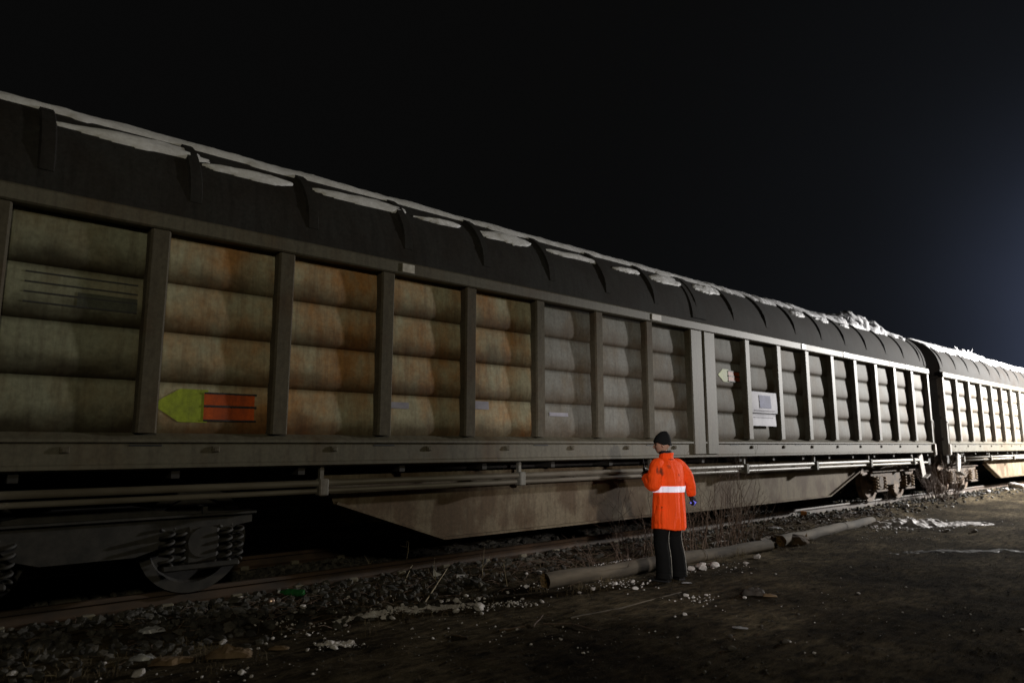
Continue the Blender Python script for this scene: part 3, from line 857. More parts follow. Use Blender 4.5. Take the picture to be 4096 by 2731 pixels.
# ------------------------------------------------------------------ poles on the ground
def pole(p0, p1, r0, r1, label, name='wooden_pole', rot_end=True):
    p0, p1 = Vector(p0), Vector(p1); d = p1 - p0; Ln = d.length; n = int(Ln / .08)
    mb = MB(); rings = []
    K = 20
    for i in range(n + 1):
        t = i / n; r = r0 + (r1 - r0) * t
        ring = []
        for k in range(K):
            th = 2 * pi * k / K
            rr = r * (1 + .07 * fbm((t * Ln * .5, cos(th) * 1.2, sin(th) * 1.2), 4) + .05 * noise.noise(Vector((t * Ln * .3, cos(th) * 9, sin(th) * 9))) + .025 * fbm((t * Ln * .6, cos(th) * 5, sin(th) * 5), 2))
            ring.append((t * Ln, rr * cos(th), rr * sin(th) + .02 * noise.noise(Vector((t * 6, 0, r0)))))
        rings.append(ring)
    mb.loft(rings, False)
    root = mb.build(name, M['bark'], None, p0, smooth=True)
    root.rotation_euler = d.to_track_quat('X', 'Z').to_euler()
    tag(root, label, 'pole', 'wooden poles lying beside the track')
    for s_ in (0, 1):
        e = MB(); ring = rings[0] if s_ == 0 else rings[-1]
        for q in range(5):
            f = 1 - q / 5
            rr = [(p[0] + (.02 * fbm((p[1] * 30, p[2] * 30, q), 3) + .012 * q * (1 if s_ == 0 else -1)), p[1] * f, p[2] * f) for p in ring]
            e.v += rr
        for q in range(4):
            for k in range(K):
                k2 = (k + 1) % K; e.f.append((q * K + k, q * K + k2, (q + 1) * K + k2, (q + 1) * K + k))
        e.f.append(tuple(4 * K + k for k in range(K)))
        e.build('end_grain', M['rot'] if s_ == 0 else M['split'], root)
    for t in (.63,):
        bd = MB(); x = Ln * t; r = r0 + (r1 - r0) * t
        bd.tube([(x, (r * 1.05 + .004) * cos(2 * pi * k / 20), (r * 1.05 + .004) * sin(2 * pi * k / 20)) for k in range(21)], .0035, 5)
        bd.build('wire_band', M['rail'], root)
    return root
LP0 = ground_at(1252, 1350); LP1 = ground_at(1768, 1262)
pole((LP0.x, LP0.y, .065), (LP1.x, LP1.y, .065), .090, .082, 'thick weathered wooden pole lying behind the man, yellowish rotten near end')
LQ0 = ground_at(1795, 1256); LQ1 = ground_at(2003, 1199)
pole((LQ0.x, LQ0.y, .06), (LQ1.x, LQ1.y, .06), .088, .078, 'smooth grey pole running on from the broken wood towards the snow heap')
# broken wood between the two poles
def wood_chunk(p, size, rz, label, seed):
    mb = MB(); rings = []
    for i in range(13):
        t = i / 12; ring = []
        for k in range(10):
            th = 2 * pi * k / 10
            rr = 1 + .5 * fbm((t * 3 + seed, cos(th), sin(th)), 3)
            e = (sin(pi * min(.97, max(.06, t)))) ** .4
            ring.append(((t - .5) * size[0] + .03 * noise.noise(Vector((k * 1.3, seed, t * 2))), size[1] / 2 * cos(th) * rr * e, size[2] / 2 * (sin(th) * rr * e + .8)))
        rings.append(ring)
    mb.loft(rings)
    o = mb.build('broken_wood', M['board'], None, p, (0, radians(4), rz))
    return tag(o, label, 'wood')
p = ground_at(1815, 1250)
bw = wood_chunk(p, (.62, .26, .2), radians(-35), 'rough brown broken stump piece lying across the joint of the two poles', 3)
sp = MB().add([(.27, -.05, .02), (.31, .04, .02), (.29, 0, .21), (.24, .02, .12)], [(0, 1, 2), (0, 2, 3), (1, 3, 2), (0, 3, 1)]); sp.build('splinter', M['split'], bw)
p = ground_at(1760, 1238)
wood_chunk(p, (.7, .2, .14), radians(10), 'flat brown rotten plank leaning behind the poles', 9)

# ------------------------------------------------------------------ bare bushes and weeds
def branch(mb, p, d, l, r, depth, rnd, nseg=5, n=5):
    pts = [p]; rs = [r]; dd = Vector(d).normalized()
    for i in range(nseg):
        dd = (dd + Vector((rnd.gauss(0, .16), rnd.gauss(0, .16), rnd.gauss(.02, .09)))).normalized()
        pts.append(pts[-1] + dd * l / nseg); rs.append(max(.0011, r * (1 - .8 * (i + 1) / nseg)))
    mb.tube(pts, rs, n if depth > 1 else 4, False)
    if depth > 0:
        for k in range(rnd.randint(2, 4)):
            i = rnd.randint(1, nseg - 1); a = rnd.uniform(0, 2 * pi)
            nd = (pts[i + 1] - pts[i]).normalized() * .8 + Vector((cos(a), sin(a), rnd.uniform(-.1, .6))) * .55
            branch(mb, pts[i], nd, l * rnd.uniform(.22, .45), rs[i] * .6, depth - 1, rnd, 4, n)
def bush(p, n, h, spread, lean, label, seed, rad=.007, mat='twig', name='bare_bush', cat='bush', depth=2, group=None):
    rnd = random.Random(seed); mb = MB()
    for _ in range(n):
        a = rnd.uniform(0, 2 * pi); r = spread * sqrt(rnd.random())
        q = Vector((r * cos(a), r * sin(a) * .5, -.02)); 
        d = Vector((cos(a) * lean * rnd.random(), sin(a) * lean * .6 * rnd.random(), 1))
        branch(mb, q, d, h * rnd.uniform(.45, 1.05), rad * rnd.uniform(.6, 1.1), depth, rnd)
    o = mb.build(name, M[mat], None, p, fix=False)
    return tag(o, label, cat, group)
bush(ground_at(1660, 1266), 24, 1.5, .5, .35, 'tall bare leafless bush just right of the man, behind the pole', 21, .009, group='bare bushes beside the track')
bush(ground_at(1725, 1245), 14, 1.25, .35, .3, 'thinner leafless bush standing right of the tallest bush', 25, .008, group='bare bushes beside the track')
bush(ground_at(1480, 1288), 18, 1.15, .35, .55, 'leafless bush growing left of the man beside the rail', 22, .007, group='bare bushes beside the track')
bush(ground_at(1590, 1270), 15, 1.4, .3, .4, 'leafless bush half hidden directly behind the man', 28, .008, group='bare bushes beside the track')
bush(ground_at(1400, 1300), 16, .6, .4, 1.8, 'low sprawling twig bush at the left, over the pole', 23, .007, group='bare bushes beside the track')
bush(ground_at(2165, 1146), 60, 1.5, .75, .35, 'dense leafless bush in front of the gap between the wagons', 24, .009, group='bare bushes beside the track')
bush(ground_at(2030, 1180), 6, .9, .3, .3, 'sparse thin bush by the right bogie of the nearer wagon', 26, .006, group='bare bushes beside the track')
for px, py, h, lab, sd in [(931, 1315, .62, 'tall dry weed with side twigs standing in front of the near rail', 1), (1000, 1340, .36, 'short leafless weed beside the white plastic shard', 2),
                           (858, 1320, .28, 'small dry weed left of the tall weed', 3), (1165, 1325, .34, 'thin weed stalk midway between the shard and the pole', 4), (1105, 1325, .40, 'thin weed stalk right of the white card', 5), (1783, 1225, .28, 'single straight stalk behind the broken wood', 6)]:
    rnd = random.Random(sd); mb = MB()
    branch(mb, Vector((0, 0, -.02)), (rnd.uniform(-.05, .05), rnd.uniform(-.05, .05), 1), h, .006, 2 if sd == 1 else 1, rnd, 6, 5)
    tag(mb.build('dry_weed', M['pale_twig'], None, ground_at(px, py), fix=False), lab, 'weed', 'dry weeds beside the near rail')
def stick(pts, r, label, mat='pale_twig', name='stick', flat=1):
    P = []
    for i, (px, py, dz) in enumerate(pts):
        q = ground_at(px, py); q.z += dz; P.append(q)
    o0 = P[0].copy(); mb = MB()
    Q = []
    for a, b in zip(P[:-1], P[1:]):
        for k in range(5): Q.append(a.lerp(b, k / 5) - o0 + Vector((R.gauss(0, .003), R.gauss(0, .003), R.gauss(0, .002))))
    Q.append(P[-1] - o0)
    mb.tube(Q, [r * (1 - .5 * i / len(Q)) for i in range(len(Q))], 6)
    return tag(mb.build(name, M[mat], None, o0), label, 'stick', 'sticks lying on the mud')
stick([(975, 1372, .01), (1027, 1325, .10)], .008, 'pale stick leaning up under the white plastic shard')
stick([(1310, 1418, .004), (1420, 1398, .006), (1565, 1360, .004)], .011, 'long pale straight strip lying on the mud left of the man', 'bark')
stick([(1225, 1440, .008), (1248, 1418, .03)], .006, 'short forked twig near the bottom centre of the yard', 'twig')
stick([(1248, 1432, .006), (1310, 1433, .01), (1370, 1447, .006)], .007, 'long thin bent twig right of the forked twig', 'twig')
stick([(1268, 1215, .22), (1310, 1236, .06), (1385, 1270, .02)], .016, 'thick dead branch leaning over the near rail left of the bush', 'twig')
stick([(1290, 1245, .12), (1380, 1290, .03), (1450, 1296, .05)], .012, 'curved dead branch lying in front of the near rail', 'twig')
stick([(1145, 1448, .004), (1205, 1440, .01)], .014, 'short dark piece of wood beside the forked twig', 'board')
stick([(1040, 1458, .004), (1075, 1466, .008)], .013, 'small brown piece of bark on the mud below the snow streak', 'board')
stick([(925, 1350, .01), (940, 1320, .05), (955, 1305, .12)], .006, 'bent twig at the foot of the tall weed', 'pale_twig')
stick([(60, 1541, .01), (140, 1553, .01)], .005, 'thin yellow straw at the bottom left corner', 'pale_twig')

# ------------------------------------------------------------------ lumps of ice and stones
rndI = random.Random(77)
def lump_mesh(rnd, n_sub=2, flat=.62):
    bm = bmesh.new(); bmesh.ops.create_icosphere(bm, subdivisions=n_sub, radius=1)
    off = Vector((rnd.uniform(-90, 90), rnd.uniform(-90, 90), rnd.uniform(-90, 90)))
    for _ in range(5):
        n = Vector((rnd.gauss(0, 1), rnd.gauss(0, 1), rnd.gauss(0, .8))).normalized(); d = rnd.uniform(.45, .8)
        for v in bm.verts:
            k = v.co.dot(n)
            if k > d: v.co -= n * (k - d) * .9
    for v in bm.verts:
        v.co *= 1 + .22 * noise.noise(v.co * 1.6 + off) + .10 * noise.noise(v.co * 4 + off); v.co.z *= flat
    me = bpy.data.meshes.new('lump'); bm.to_mesh(me); bm.free(); me.update(); return me
ICE = [lump_mesh(rndI) for _ in range(10)]
for m_ in ICE: m_.materials.append(M['dirty_snow'])
STONE = [lump_mesh(rndI, 2, .6) for _ in range(4)]
for m_ in STONE: m_.materials.append(M['rock'])
def put_lump(px, py, w, meshes, name, label, cat, group):
    p = ground_at(px, py); dist = (p - Vector((0, 0, CAM_H))).length
    s_ = max(.010, w * dist / (F_PX * 2352 / 1024) / 2)
    o = bpy.data.objects.new(name, rndI.choice(meshes)); COL.objects.link(o)
    o.location = p + Vector((0, 0, s_ * .40)); o.rotation_euler = (rndI.uniform(-.3, .3), rndI.uniform(-.3, .3), rndI.uniform(0, 2 * pi))
    o.scale = (s_ * rndI.uniform(.95, 1.2), s_ * rndI.uniform(.8, 1.0), s_ * rndI.uniform(.85, 1.1))
    return tag(o, label, cat, group)
def C(ox, oy, sc, cx, cy, w):   # crop pixels -> 2352-wide photo view
    k = 2352 / 4096
    return ((ox + cx / sc) * k, (oy + cy / sc) * k, w * 1.55 / sc * k)
ice = []
for a in [(150, 825, 24), (430, 895, 34), (395, 960, 28), (450, 965, 26), (520, 818, 24), (473, 833, 10), (620, 865, 20), (697, 822, 30), (780, 798, 22), (745, 838, 18), (828, 836, 15), (885, 850, 36), (905, 808, 19), (943, 808, 28), (1030, 835, 26), (1048, 800, 13), (1070, 830, 15), (885, 918, 36), (675, 918, 15), (1040, 900, 52), (1055, 935, 24), (1232, 850, 10), (1232, 880, 15), (1275, 865, 12), (1295, 866, 12), (1328, 832, 16), (1350, 870, 15), (1455, 853, 24), (1437, 645, 24), (1355, 650, 16), (1345, 717, 26), (1350, 752, 22), (1225, 790, 18), (1710, 790, 18), (1800, 767, 20), (1912, 727, 12), (1950, 732, 24), (1935, 755, 10), (2065, 717, 24), (2088, 766, 28), (2130, 752, 13), (2143, 770, 12), (2035, 797, 8), (1905, 575, 16), (135, 1010, 15), (25, 1133, 28), (60, 1160, 26), (172, 1118, 22), (1020, 1003, 9), (1290, 1037, 13), (920, 992, 8), (828, 1028, 11), (1520, 818, 8), (1140, 905, 8)]:
    ice.append(C(1300, 1900, 1.68, *a))
for a in [(198, 683, 24), (115, 718, 32), (185, 715, 52), (275, 697, 44), (235, 688, 16), (485, 680, 24), (560, 640, 34), (80, 895, 22), (130, 908, 16), (218, 892, 16), (172, 937, 12), (223, 947, 9), (474, 909, 19), (72, 1022, 20), (8, 1033, 10), (685, 747, 9), (458, 735, 7), (520, 740, 7), (845, 662, 8), (1188, 700, 9), (1355, 700, 8), (1240, 878, 14), (880, 1278, 10), (945, 1280, 16), (782, 1202, 11), (1700, 983, 8), (1830, 463, 22), (2015, 460, 20), (2080, 410, 16), (2105, 412, 12), (1550, 300, 28), (1600, 240, 20), (1945, 205, 16), (2230, 185, 20), (2280, 168, 40), (2320, 172, 40), (2110, 195, 22), (1870, 300, 16), (1180, 345, 20), (970, 395, 18), (1110, 380, 16)]:
    ice.append(C(2696, 1850, 1.68, *a))
for a in [(1138, 1118, 18), (1465, 1058, 24), (1845, 1100, 30), (1800, 1118, 15), (1708, 1135, 12), (1880, 1230, 15), (2115, 1048, 18), (2100, 1218, 18), (1358, 1303, 28), (1618, 1330, 14), (1570, 1358, 15), (1525, 1362, 15), (1938, 1337, 18), (2010, 1330, 26), (2030, 1355, 28), (840, 1522, 46), (253, 1475, 15), (632, 1460, 18), (80, 1470, 28), (1660, 1200, 18), (1735, 1285, 10), (1465, 1510, 26), (640, 1310, 18), (1870, 1370, 18), (1922, 1127, 9)]:
    ice.append(C(0, 1700, 1.5207, *a))
def where(px, py):
    if px > 1950 and py < 1180: return 'beside the near rail at the far right'
    if px > 1850 and py < 1240: return 'around the snow heap at the end of the poles'
    if px > 1700: return 'on the open mud right of the man'
    if px > 1575 and py < 1310: return "against the pole just right of the man's feet"
    if px > 1575: return "on the mud in front and right of the man's shoes"
    if px > 1350: return "on the mud just left of the man's shoes, by the pole"
    if px > 1240 and py < 1345: return 'at the rotten near end of the pole'
    if px > 1160: return 'below the rotten near end of the pole'
    if px > 950: return 'in the snow streak below the white plastic shard'
    if px > 800: return 'in the snow streak below the tall dry weed'
    if px > 560: return 'between the green bottle and the snow streak'
    return 'in the dark bottom left corner near the ballast'
special = {19: 'largest jagged ice chunk, upright in the snow streak below the white plastic shard', 56: "largest long ice chunk lying right of the man's feet beside the pole", 57: 'second long ice chunk with a raised end, right of the largest one by the pole',
           110: 'pinkish block of ice at the bottom left below the brown paper bag', 66: 'single round ice lump beside the dark wet cardboard', 1: 'big pale ice lump at the left end of the snow streak'}
for i, (px, py, w) in enumerate(ice):
    lab = special.get(i)
    if not lab:
        size = 'tiny ice crumb' if w < 8 else ('small dirty-white ice chunk' if w < 15 else 'fist-sized dirty-white ice chunk')
        lab = '%s %s' % (size, where(px, py))
    put_lump(px, py, w, ICE, 'ice_chunk', lab, 'ice chunk', 'ice chunks scattered on the mud')
for (a, lab) in [((748, 1212, 30), 'rounded grey stone right of the pale plastic strip'), ((386, 1257, 38), 'flat grey stone below the pale plastic strip'), ((585, 1098, 16), 'small stone directly right of the pale plastic strip'), ((230, 1352, 24), 'grey stone near the bottom edge below the flat stone'), ((380, 1170, 24), 'half sunken stone just under the pale plastic strip'), ((205, 1412, 22), 'lowest grey stone at the bottom edge'), ((835, 1020, 16), 'small pale stone on the open mud right of the cardboard'), ((630, 1420, 14), 'small stone at the bottom edge right of centre'), ((490, 1310, 14), 'small stone between the flat stone and the bottom edge')]:
    put_lump(*C(2696, 1850, 1.68, *a), STONE, 'stone', lab, 'stone', 'stones lying on the mud')

# snow heap and the pale streak
def heap(px0, px1, py, depth, h, label, name, mat, seed, nx=90, ny=34):
    a = ground_at(px0, py); b = ground_at(px1, py - 6 if px1 < 2300 else py - 8)
    ctr = (a + b) / 2; d = (b - a); Ln = d.length; d.normalize(); nrm = Vector((-d.y, d.x, 0))
    mb = MB(); H = []
    for j in range(ny + 1):
        v = j / ny * 2 - 1
        for i in range(nx + 1):
            u = i / nx * 2 - 1
            r = sqrt((u) ** 2 + v * v) + (.45 if h > .03 else .8) * fbm((u * (2.4 if h > .03 else 7) + seed, v * 1.3, seed), 5)
            p = ctr + d * (u * Ln / 2) + nrm * (v * depth / 2)
            hh = h * max(0, 1 - r) ** .8 * (1 - .55 * (u + 1) / 2) * (1 + .55 * fbm((u * 7, v * 4, seed), 3)) if r < 1 else 0
            H.append(hh); p.z = terrain(p.x, p.y) + (max(hh, .001) if hh > 0 else -.03); mb.v.append(tuple(p - Vector((ctr.x, ctr.y, 0))))
    for j in range(ny):
        for i in range(nx):
            q = (j * (nx + 1) + i, j * (nx + 1) + i + 1, (j + 1) * (nx + 1) + i + 1, (j + 1) * (nx + 1) + i)
            if max(H[k] for k in q) > 0: mb.f.append(q)
    return tag(mb.build(name, M[mat], None, (ctr.x, ctr.y, 0), smooth=True, fix=False), label, 'snow')
heap(2000, 2185, 1207, .95, .18, 'lumpy heap of crusted snow at the far end of the poles', 'snow_heap', 'dirty_snow', 4.2)
heap(2150, 2270, 1206, .5, .06, 'low tail of broken snow right of the snow heap', 'snow_heap', 'dirty_snow', 8.9)
heap(2010, 2420, 1268, .26, .012, 'long thin grey slush streak on the open mud at the right', 'slush_streak', 'grey_slush', 2.4, 120, 14)
heap(900, 1090, 1392, .16, .012, 'thin snow streak on the mud between the weeds and the twig', 'snow_streak', 'dirty_snow', 6.1)
heap(765, 905, 1402, .13, .010, 'thin snow streak left of the biggest ice lumps', 'snow_streak', 'dirty_snow', 3.3)
heap(730, 815, 1480, .10, .014, 'short thin snow streak near the bottom, right of the paper bag', 'snow_streak', 'dirty_snow', 5.5)

# ------------------------------------------------------------------ litter
def crumple(p, sx, sy, h, label, mat, name, cat, seed, rz=0, nx=16, ny=10, group=None):
    mb = MB()
    def fn(u, v):
        x, y = (u - .5) * sx, (v - .5) * sy
        e = (sin(pi * u) * sin(pi * v)) ** .4 if 0 < u < 1 and 0 < v < 1 else 0
        z = h * (e * (.55 + .7 * abs(fbm((u * 3 + seed, v * 3, seed), 3)))) + .004
        return (x + .12 * sx * noise.noise(Vector((u * 2, v * 3, seed))), y + .2 * sy * noise.noise(Vector((u * 3, v * 2, seed + 5))), z)
    mb.grid(nx, ny, fn)
    o = mb.build(name, M[mat], None, p, (0, 0, rz), fix=False)
    return tag(o, label, cat, group)
ANG = PSI - pi / 2
crumple(ground_at(525, 1506), .34, .13, .085, 'crumpled brown paper bag lying at the bottom left of the yard', 'kraft', 'paper_bag', 'paper bag', 3, ANG + .1)
crumple(ground_at(395, 1520), .30, .16, .05, 'flattened brown cardboard left of the paper bag', 'kraft', 'cardboard', 'cardboard', 8, ANG + .3)
crumple(ground_at(640, 1490), .16, .06, .035, 'small torn wrapper with a teal edge right of the paper bag', 'kraft', 'wrapper', 'wrapper', 12, ANG)
crumple(ground_at(345, 1450), .22, .10, .05, 'crumpled grey plastic film on the ballast edge', 'film', 'plastic_film', 'plastic film', 5, ANG + .6)
crumple(ground_at(330, 1478), .17, .08, .05, 'clear crumpled plastic wrap above the flattened cardboard', 'film', 'plastic_wrap', 'plastic wrap', 15, ANG + .1)
crumple(ground_at(1732, 1364), .24, .15, .09, 'dark wet cardboard piece on the mud right of the man', 'card_dark', 'wet_cardboard', 'cardboard', 6, ANG - .3)
crumple(ground_at(1768, 1368), .15, .07, .03, 'small brown torn cardboard flap beside the dark piece', 'kraft', 'cardboard_flap', 'cardboard', 16, ANG - .2)
crumple(ground_at(1700, 1441), .135, .055, .010, 'pale grey plastic strip lying on the mud, lower right of the man', 'film', 'plastic_strip', 'plastic strip', 21, ANG - .45)
crumple(ground_at(1577, 1338), .12, .05, .012, "dull grey foil scrap by the man's right shoe", 'film', 'foil_scrap', 'scrap', 22, ANG)
crumple(ground_at(1225, 1274), .09, .09, .09, 'clear crushed plastic cup at the foot of the near rail', 'pet', 'plastic_cup', 'plastic cup', 31, ANG)
crumple(ground_at(1955, 1178), .22, .12, .04, 'crumpled pale plastic bag between the pole and the rail', 'film', 'plastic_bag', 'plastic bag', 33, ANG)
crumple(ground_at(1778, 1212), .28, .12, .04, 'dark shiny plastic sheet between the pole and the rail', 'film', 'plastic_sheet', 'plastic sheet', 35, ANG + .2)
# white shard and card
p = ground_at(1005, 1328)
sh = MB().add([(-.045, 0, .10), (-.05, .005, 0.0), (-.01, .0, -.005), (.05, -.01, .02), (-.02, .004, .045)], [(0, 1, 4), (1, 2, 4), (2, 3, 4)])
tag(sh.build('plastic_shard', M['plastic_white'], None, p + Vector((0, 0, .03)), (0, 0, ANG)), 'white curved plastic shard standing up among the weeds', 'plastic shard')
p = ground_at(1058, 1328)
cd = MB().box(-.045, .045, -.002, .002, -.018, .018); cdo = cd.build('small_card', M['paper'], None, p + Vector((0, 0, .03)), (radians(-25), 0, ANG)); tag(cdo, 'small white card with a blue mark, right of the shard', 'card')
MB().box(-.012, .028, -.004, -.0025, -.006, .006).build('blue_mark', M['blueprint'], cdo)
def bottle(p, L, r, rz, label, mat, capmat, labmat=None):
    prof = [(0, 0), (r * .9, 0), (r, L * .03), (r * .97, L * .2), (r, L * .32), (r * .97, L * .5), (r, L * .62), (r * .75, L * .75), (r * .36, L * .86), (r * .34, L * .95), (0, L * .95)]
    rot = Matrix.Rotation(radians(90), 4, 'Y')
    b = MB().lathe(prof, 18, rot).build('bottle', M[mat], None, p + Vector((0, 0, r)), (0, radians(-3), rz), smooth=True)
    tag(b, label, 'bottle', 'bottles lying by the rail')
    MB().lathe([(0, L * .93), (r * .42, L * .93), (r * .42, L), (0, L)], 14, rot).build('cap', M[capmat], b, smooth=False)
    if labmat: MB().lathe([(r * 1.015, L * .28), (r * 1.02, L * .3), (r * 1.0, L * .5), (r * 1.02, L * .66)], 18, rot).build('label', M[labmat], b, smooth=True)
    return b
bottle(ground_at(1863, 1184), .30, .045, ANG + pi - .3, 'clear plastic bottle with an orange wrapper beside the rail', 'pet', 'plastic_white', 'orange_label')
bottle(ground_at(698, 1369), .26, .034, ANG + pi, 'green glass bottle lying at the ballast foot on the left', 'green_glass', 'plastic_white')
p = ground_at(622, 1388)
cn = MB().lathe([(0, -.045), (.028, -.045), (.031, -.038), (.031, .036), (.027, .045), (0, .043)], 18).build('tin_can', M['can'], None, p + Vector((0, 0, .033)), (radians(70), 0, ANG + .4), smooth=True)
tag(cn, 'crushed shiny tin can just left of the green bottle', 'can')

# ------------------------------------------------------------------ the man
def remesh(mb, name, voxel, smooth=2, mats=()):
    me = mb.mesh('tmp', True)
    ob = bpy.data.objects.new('tmp', me); COL.objects.link(ob)
    m = ob.modifiers.new('r', 'REMESH'); m.mode = 'VOXEL'; m.voxel_size = voxel
    if smooth:
        s_ = ob.modifiers.new('s', 'SMOOTH'); s_.factor = .5; s_.iterations = smooth
    dg = bpy.context.evaluated_depsgraph_get()
    out = bpy.data.meshes.new_from_object(ob.evaluated_get(dg))
    out.name = name
    bpy.data.objects.remove(ob)
    return out
def catmull(P, n):
    P = [Vector(p) for p in P]; Q = [P[0] * 2 - P[1]] + P + [P[-1] * 2 - P[-2]]; out = []
    for i in range(1, len(Q) - 2):
        for k in range(n):
            t = k / n; a, b, c, d = Q[i - 1:i + 3]
            out.append(.5 * (2 * b + (c - a) * t + (2 * a - 5 * b + 4 * c - d) * t * t + (3 * b - a - 3 * c + d) * t ** 3))
    out.append(P[-1]); return out
def limb(mb, pts, rads, seg=8, n=18, wr=0.0, seed=0, freq=14):
    P = catmull(pts, seg); Rr = [v.x for v in catmull([(r, 0, 0) for r in rads], seg)]
    i0 = len(mb.v)
    mb.tube(P, Rr, n)
    if wr:
        for i in range(len(P)):
            for k in range(n):
                v = Vector(mb.v[i0 + i * n + k]); d = (v - P[i]).normalized()
                v += d * wr * (noise.noise(Vector((v.x * freq, v.y * freq, v.z * freq * 1.6 + seed))) + .28 * sin(i * 1.1 + 2.6 * sin(k * .7 + seed)) * max(0, sin(i * .23 + k * .5 + seed)))
                mb.v[i0 + i * n + k] = tuple(v)
def skin_body(edges, verts, rads):
    me = bpy.data.meshes.new('sk'); me.from_pydata(verts, edges, []); ob = bpy.data.objects.new('sk', me); COL.objects.link(ob)
    m = ob.modifiers.new('k', 'SKIN'); sv = me.skin_vertices[0].data
    for i, r in enumerate(rads): sv[i].radius = (r, r) if not isinstance(r, tuple) else r
    sv[0].use_root = True
    ob.modifiers.new('s', 'SUBSURF').levels = 2
    dg = bpy.context.evaluated_depsgraph_get(); dg.update()
    out = bpy.data.meshes.new_from_object(ob.evaluated_get(dg)); bpy.data.objects.remove(ob)
    return out

def fabric(name, c, dirt=None, rough=0.75, sheen=0.0, spots=(), fold=0.4):
    m, nt, b = new_mat(name)
    n, _ = tex(nt, 'noise', 9, 'Object', (1, 1, .5), 5, .6)
    r = ramp(nt, n.outputs[0], [(.3, tuple(x * .86 for x in c)), (.7, c)])
    col = r.outputs[0]
    for (pos, rad, thr) in spots:
        tcn = nt.nodes.new('ShaderNodeTexCoord'); ds = nt.nodes.new('ShaderNodeVectorMath'); ds.operation = 'DISTANCE'; ds.inputs[1].default_value = pos
        nt.links.new(tcn.outputs['Object'], ds.inputs[0])
        n2, _ = tex(nt, 'noise', 16, 'Object', (1, 1, .45), 5, .7)
        mp = nt.nodes.new('ShaderNodeMapRange'); mp.inputs[1].default_value = rad; mp.inputs[2].default_value = rad * .2; mp.inputs[3].default_value = 0; mp.inputs[4].default_value = 1
        nt.links.new(ds.outputs['Value'], mp.inputs[0])
        ml = nt.nodes.new('ShaderNodeMath'); ml.operation = 'MULTIPLY'; nt.links.new(mp.outputs[0], ml.inputs[0]); nt.links.new(n2.outputs[0], ml.inputs[1])
        f = ramp(nt, ml.outputs[0], [(thr, (0, 0, 0)), (thr + .14, (.85, .85, .85))])
        col = mix(nt, f.outputs[0], col, (.05, .022, .012))
    nt.links.new(col, b.inputs['Base Color']); b.inputs['Roughness'].default_value = rough
    b.inputs['Specular IOR Level'].default_value = .25
    n3, _ = tex(nt, 'noise', 18, 'Object', (1.6, 1.6, .45), 4, .6)
    bump(nt, b, n3.outputs[0], fold, .015)
    return m
M['coat'] = fabric('hi_vis_coat', (.95, .078, .006), spots=(((-.245, -.075, 1.345), .13, .26), ((-.29, .02, 1.23), .15, .37), ((-.13, -.12, 1.40), .10, .42), ((.0, -.17, 1.29), .07, .44)), fold=.95)
for n_, (e_, st_) in {'coat': ((1.0, .085, .006), .12)}.items():   # added glow stands in for fluorescent dye and brightens the coat
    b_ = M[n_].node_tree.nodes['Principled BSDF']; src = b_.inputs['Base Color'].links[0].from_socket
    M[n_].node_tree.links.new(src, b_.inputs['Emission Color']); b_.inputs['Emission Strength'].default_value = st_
M['coat_dark'] = fabric('coat_lining', (.018, .018, .026))
M['trousers'] = fabric('black_trousers', (.003, .003, .0033), rough=.9)
M['knit'] = fabric('black_knit', (.009, .0095, .011), rough=.95)
M['leather'] = simple('black_leather', (.012, .011, .011), None, 10, .5)
M['glove'] = fabric('black_glove', (.016, .016, .022), rough=.7)
M['piping'] = simple('grey_piping', (.40, .38, .34), (.2, .19, .17), 30, .7)
m, nt_, b_ = new_mat('reflective_tape')
n_, _ = tex(nt_, 'noise', 30, 'Object'); r_ = ramp(nt_, n_.outputs[0], [(.3, (.80, .78, .88)), (.7, (.93, .91, .98))])
nt_.links.new(r_.outputs[0], b_.inputs['Base Color']); b_.inputs['Roughness'].default_value = .45; bump(nt_, b_, n_.outputs[0], .3, .006); b_.inputs['Emission Color'].default_value = (.85, .80, 1, 1); b_.inputs['Emission Strength'].default_value = .35  # added emission stands in for light the strip would throw back
M['tape'] = m
def skin_material():
    m, nt, b = new_mat('skin')
    n, _ = tex(nt, 'noise', 12, 'Object'); r = ramp(nt, n.outputs[0], [(.3, (.42, .23, .165)), (.7, (.56, .34, .25))])
    nt.links.new(r.outputs[0], b.inputs['Base Color']); b.inputs['Roughness'].default_value = .5
    b.inputs['Subsurface Weight'].default_value = .1; b.inputs['Subsurface Radius'].default_value = (.01, .004, .002)
    return m
M['skin'] = skin_material()
M['eye'] = simple('eye', (.6, .58, .55), (.5, .48, .45), 30, .2, bstr=0)
M['iris'] = simple('dark_iris', (.03, .02, .015), None, 30, .2, bstr=0)
M['brow'] = simple('brown_hair', (.06, .045, .035), None, 60, .8)

feet = ground_at(1541, 1331)
MAN = thing('person', 'man in a long orange high-visibility coat, black trousers and knit cap, watching the train', 'person', (feet.x, feet.y, feet.z + .002), radians(-4))
MAN.scale = (.965, .965, .965)

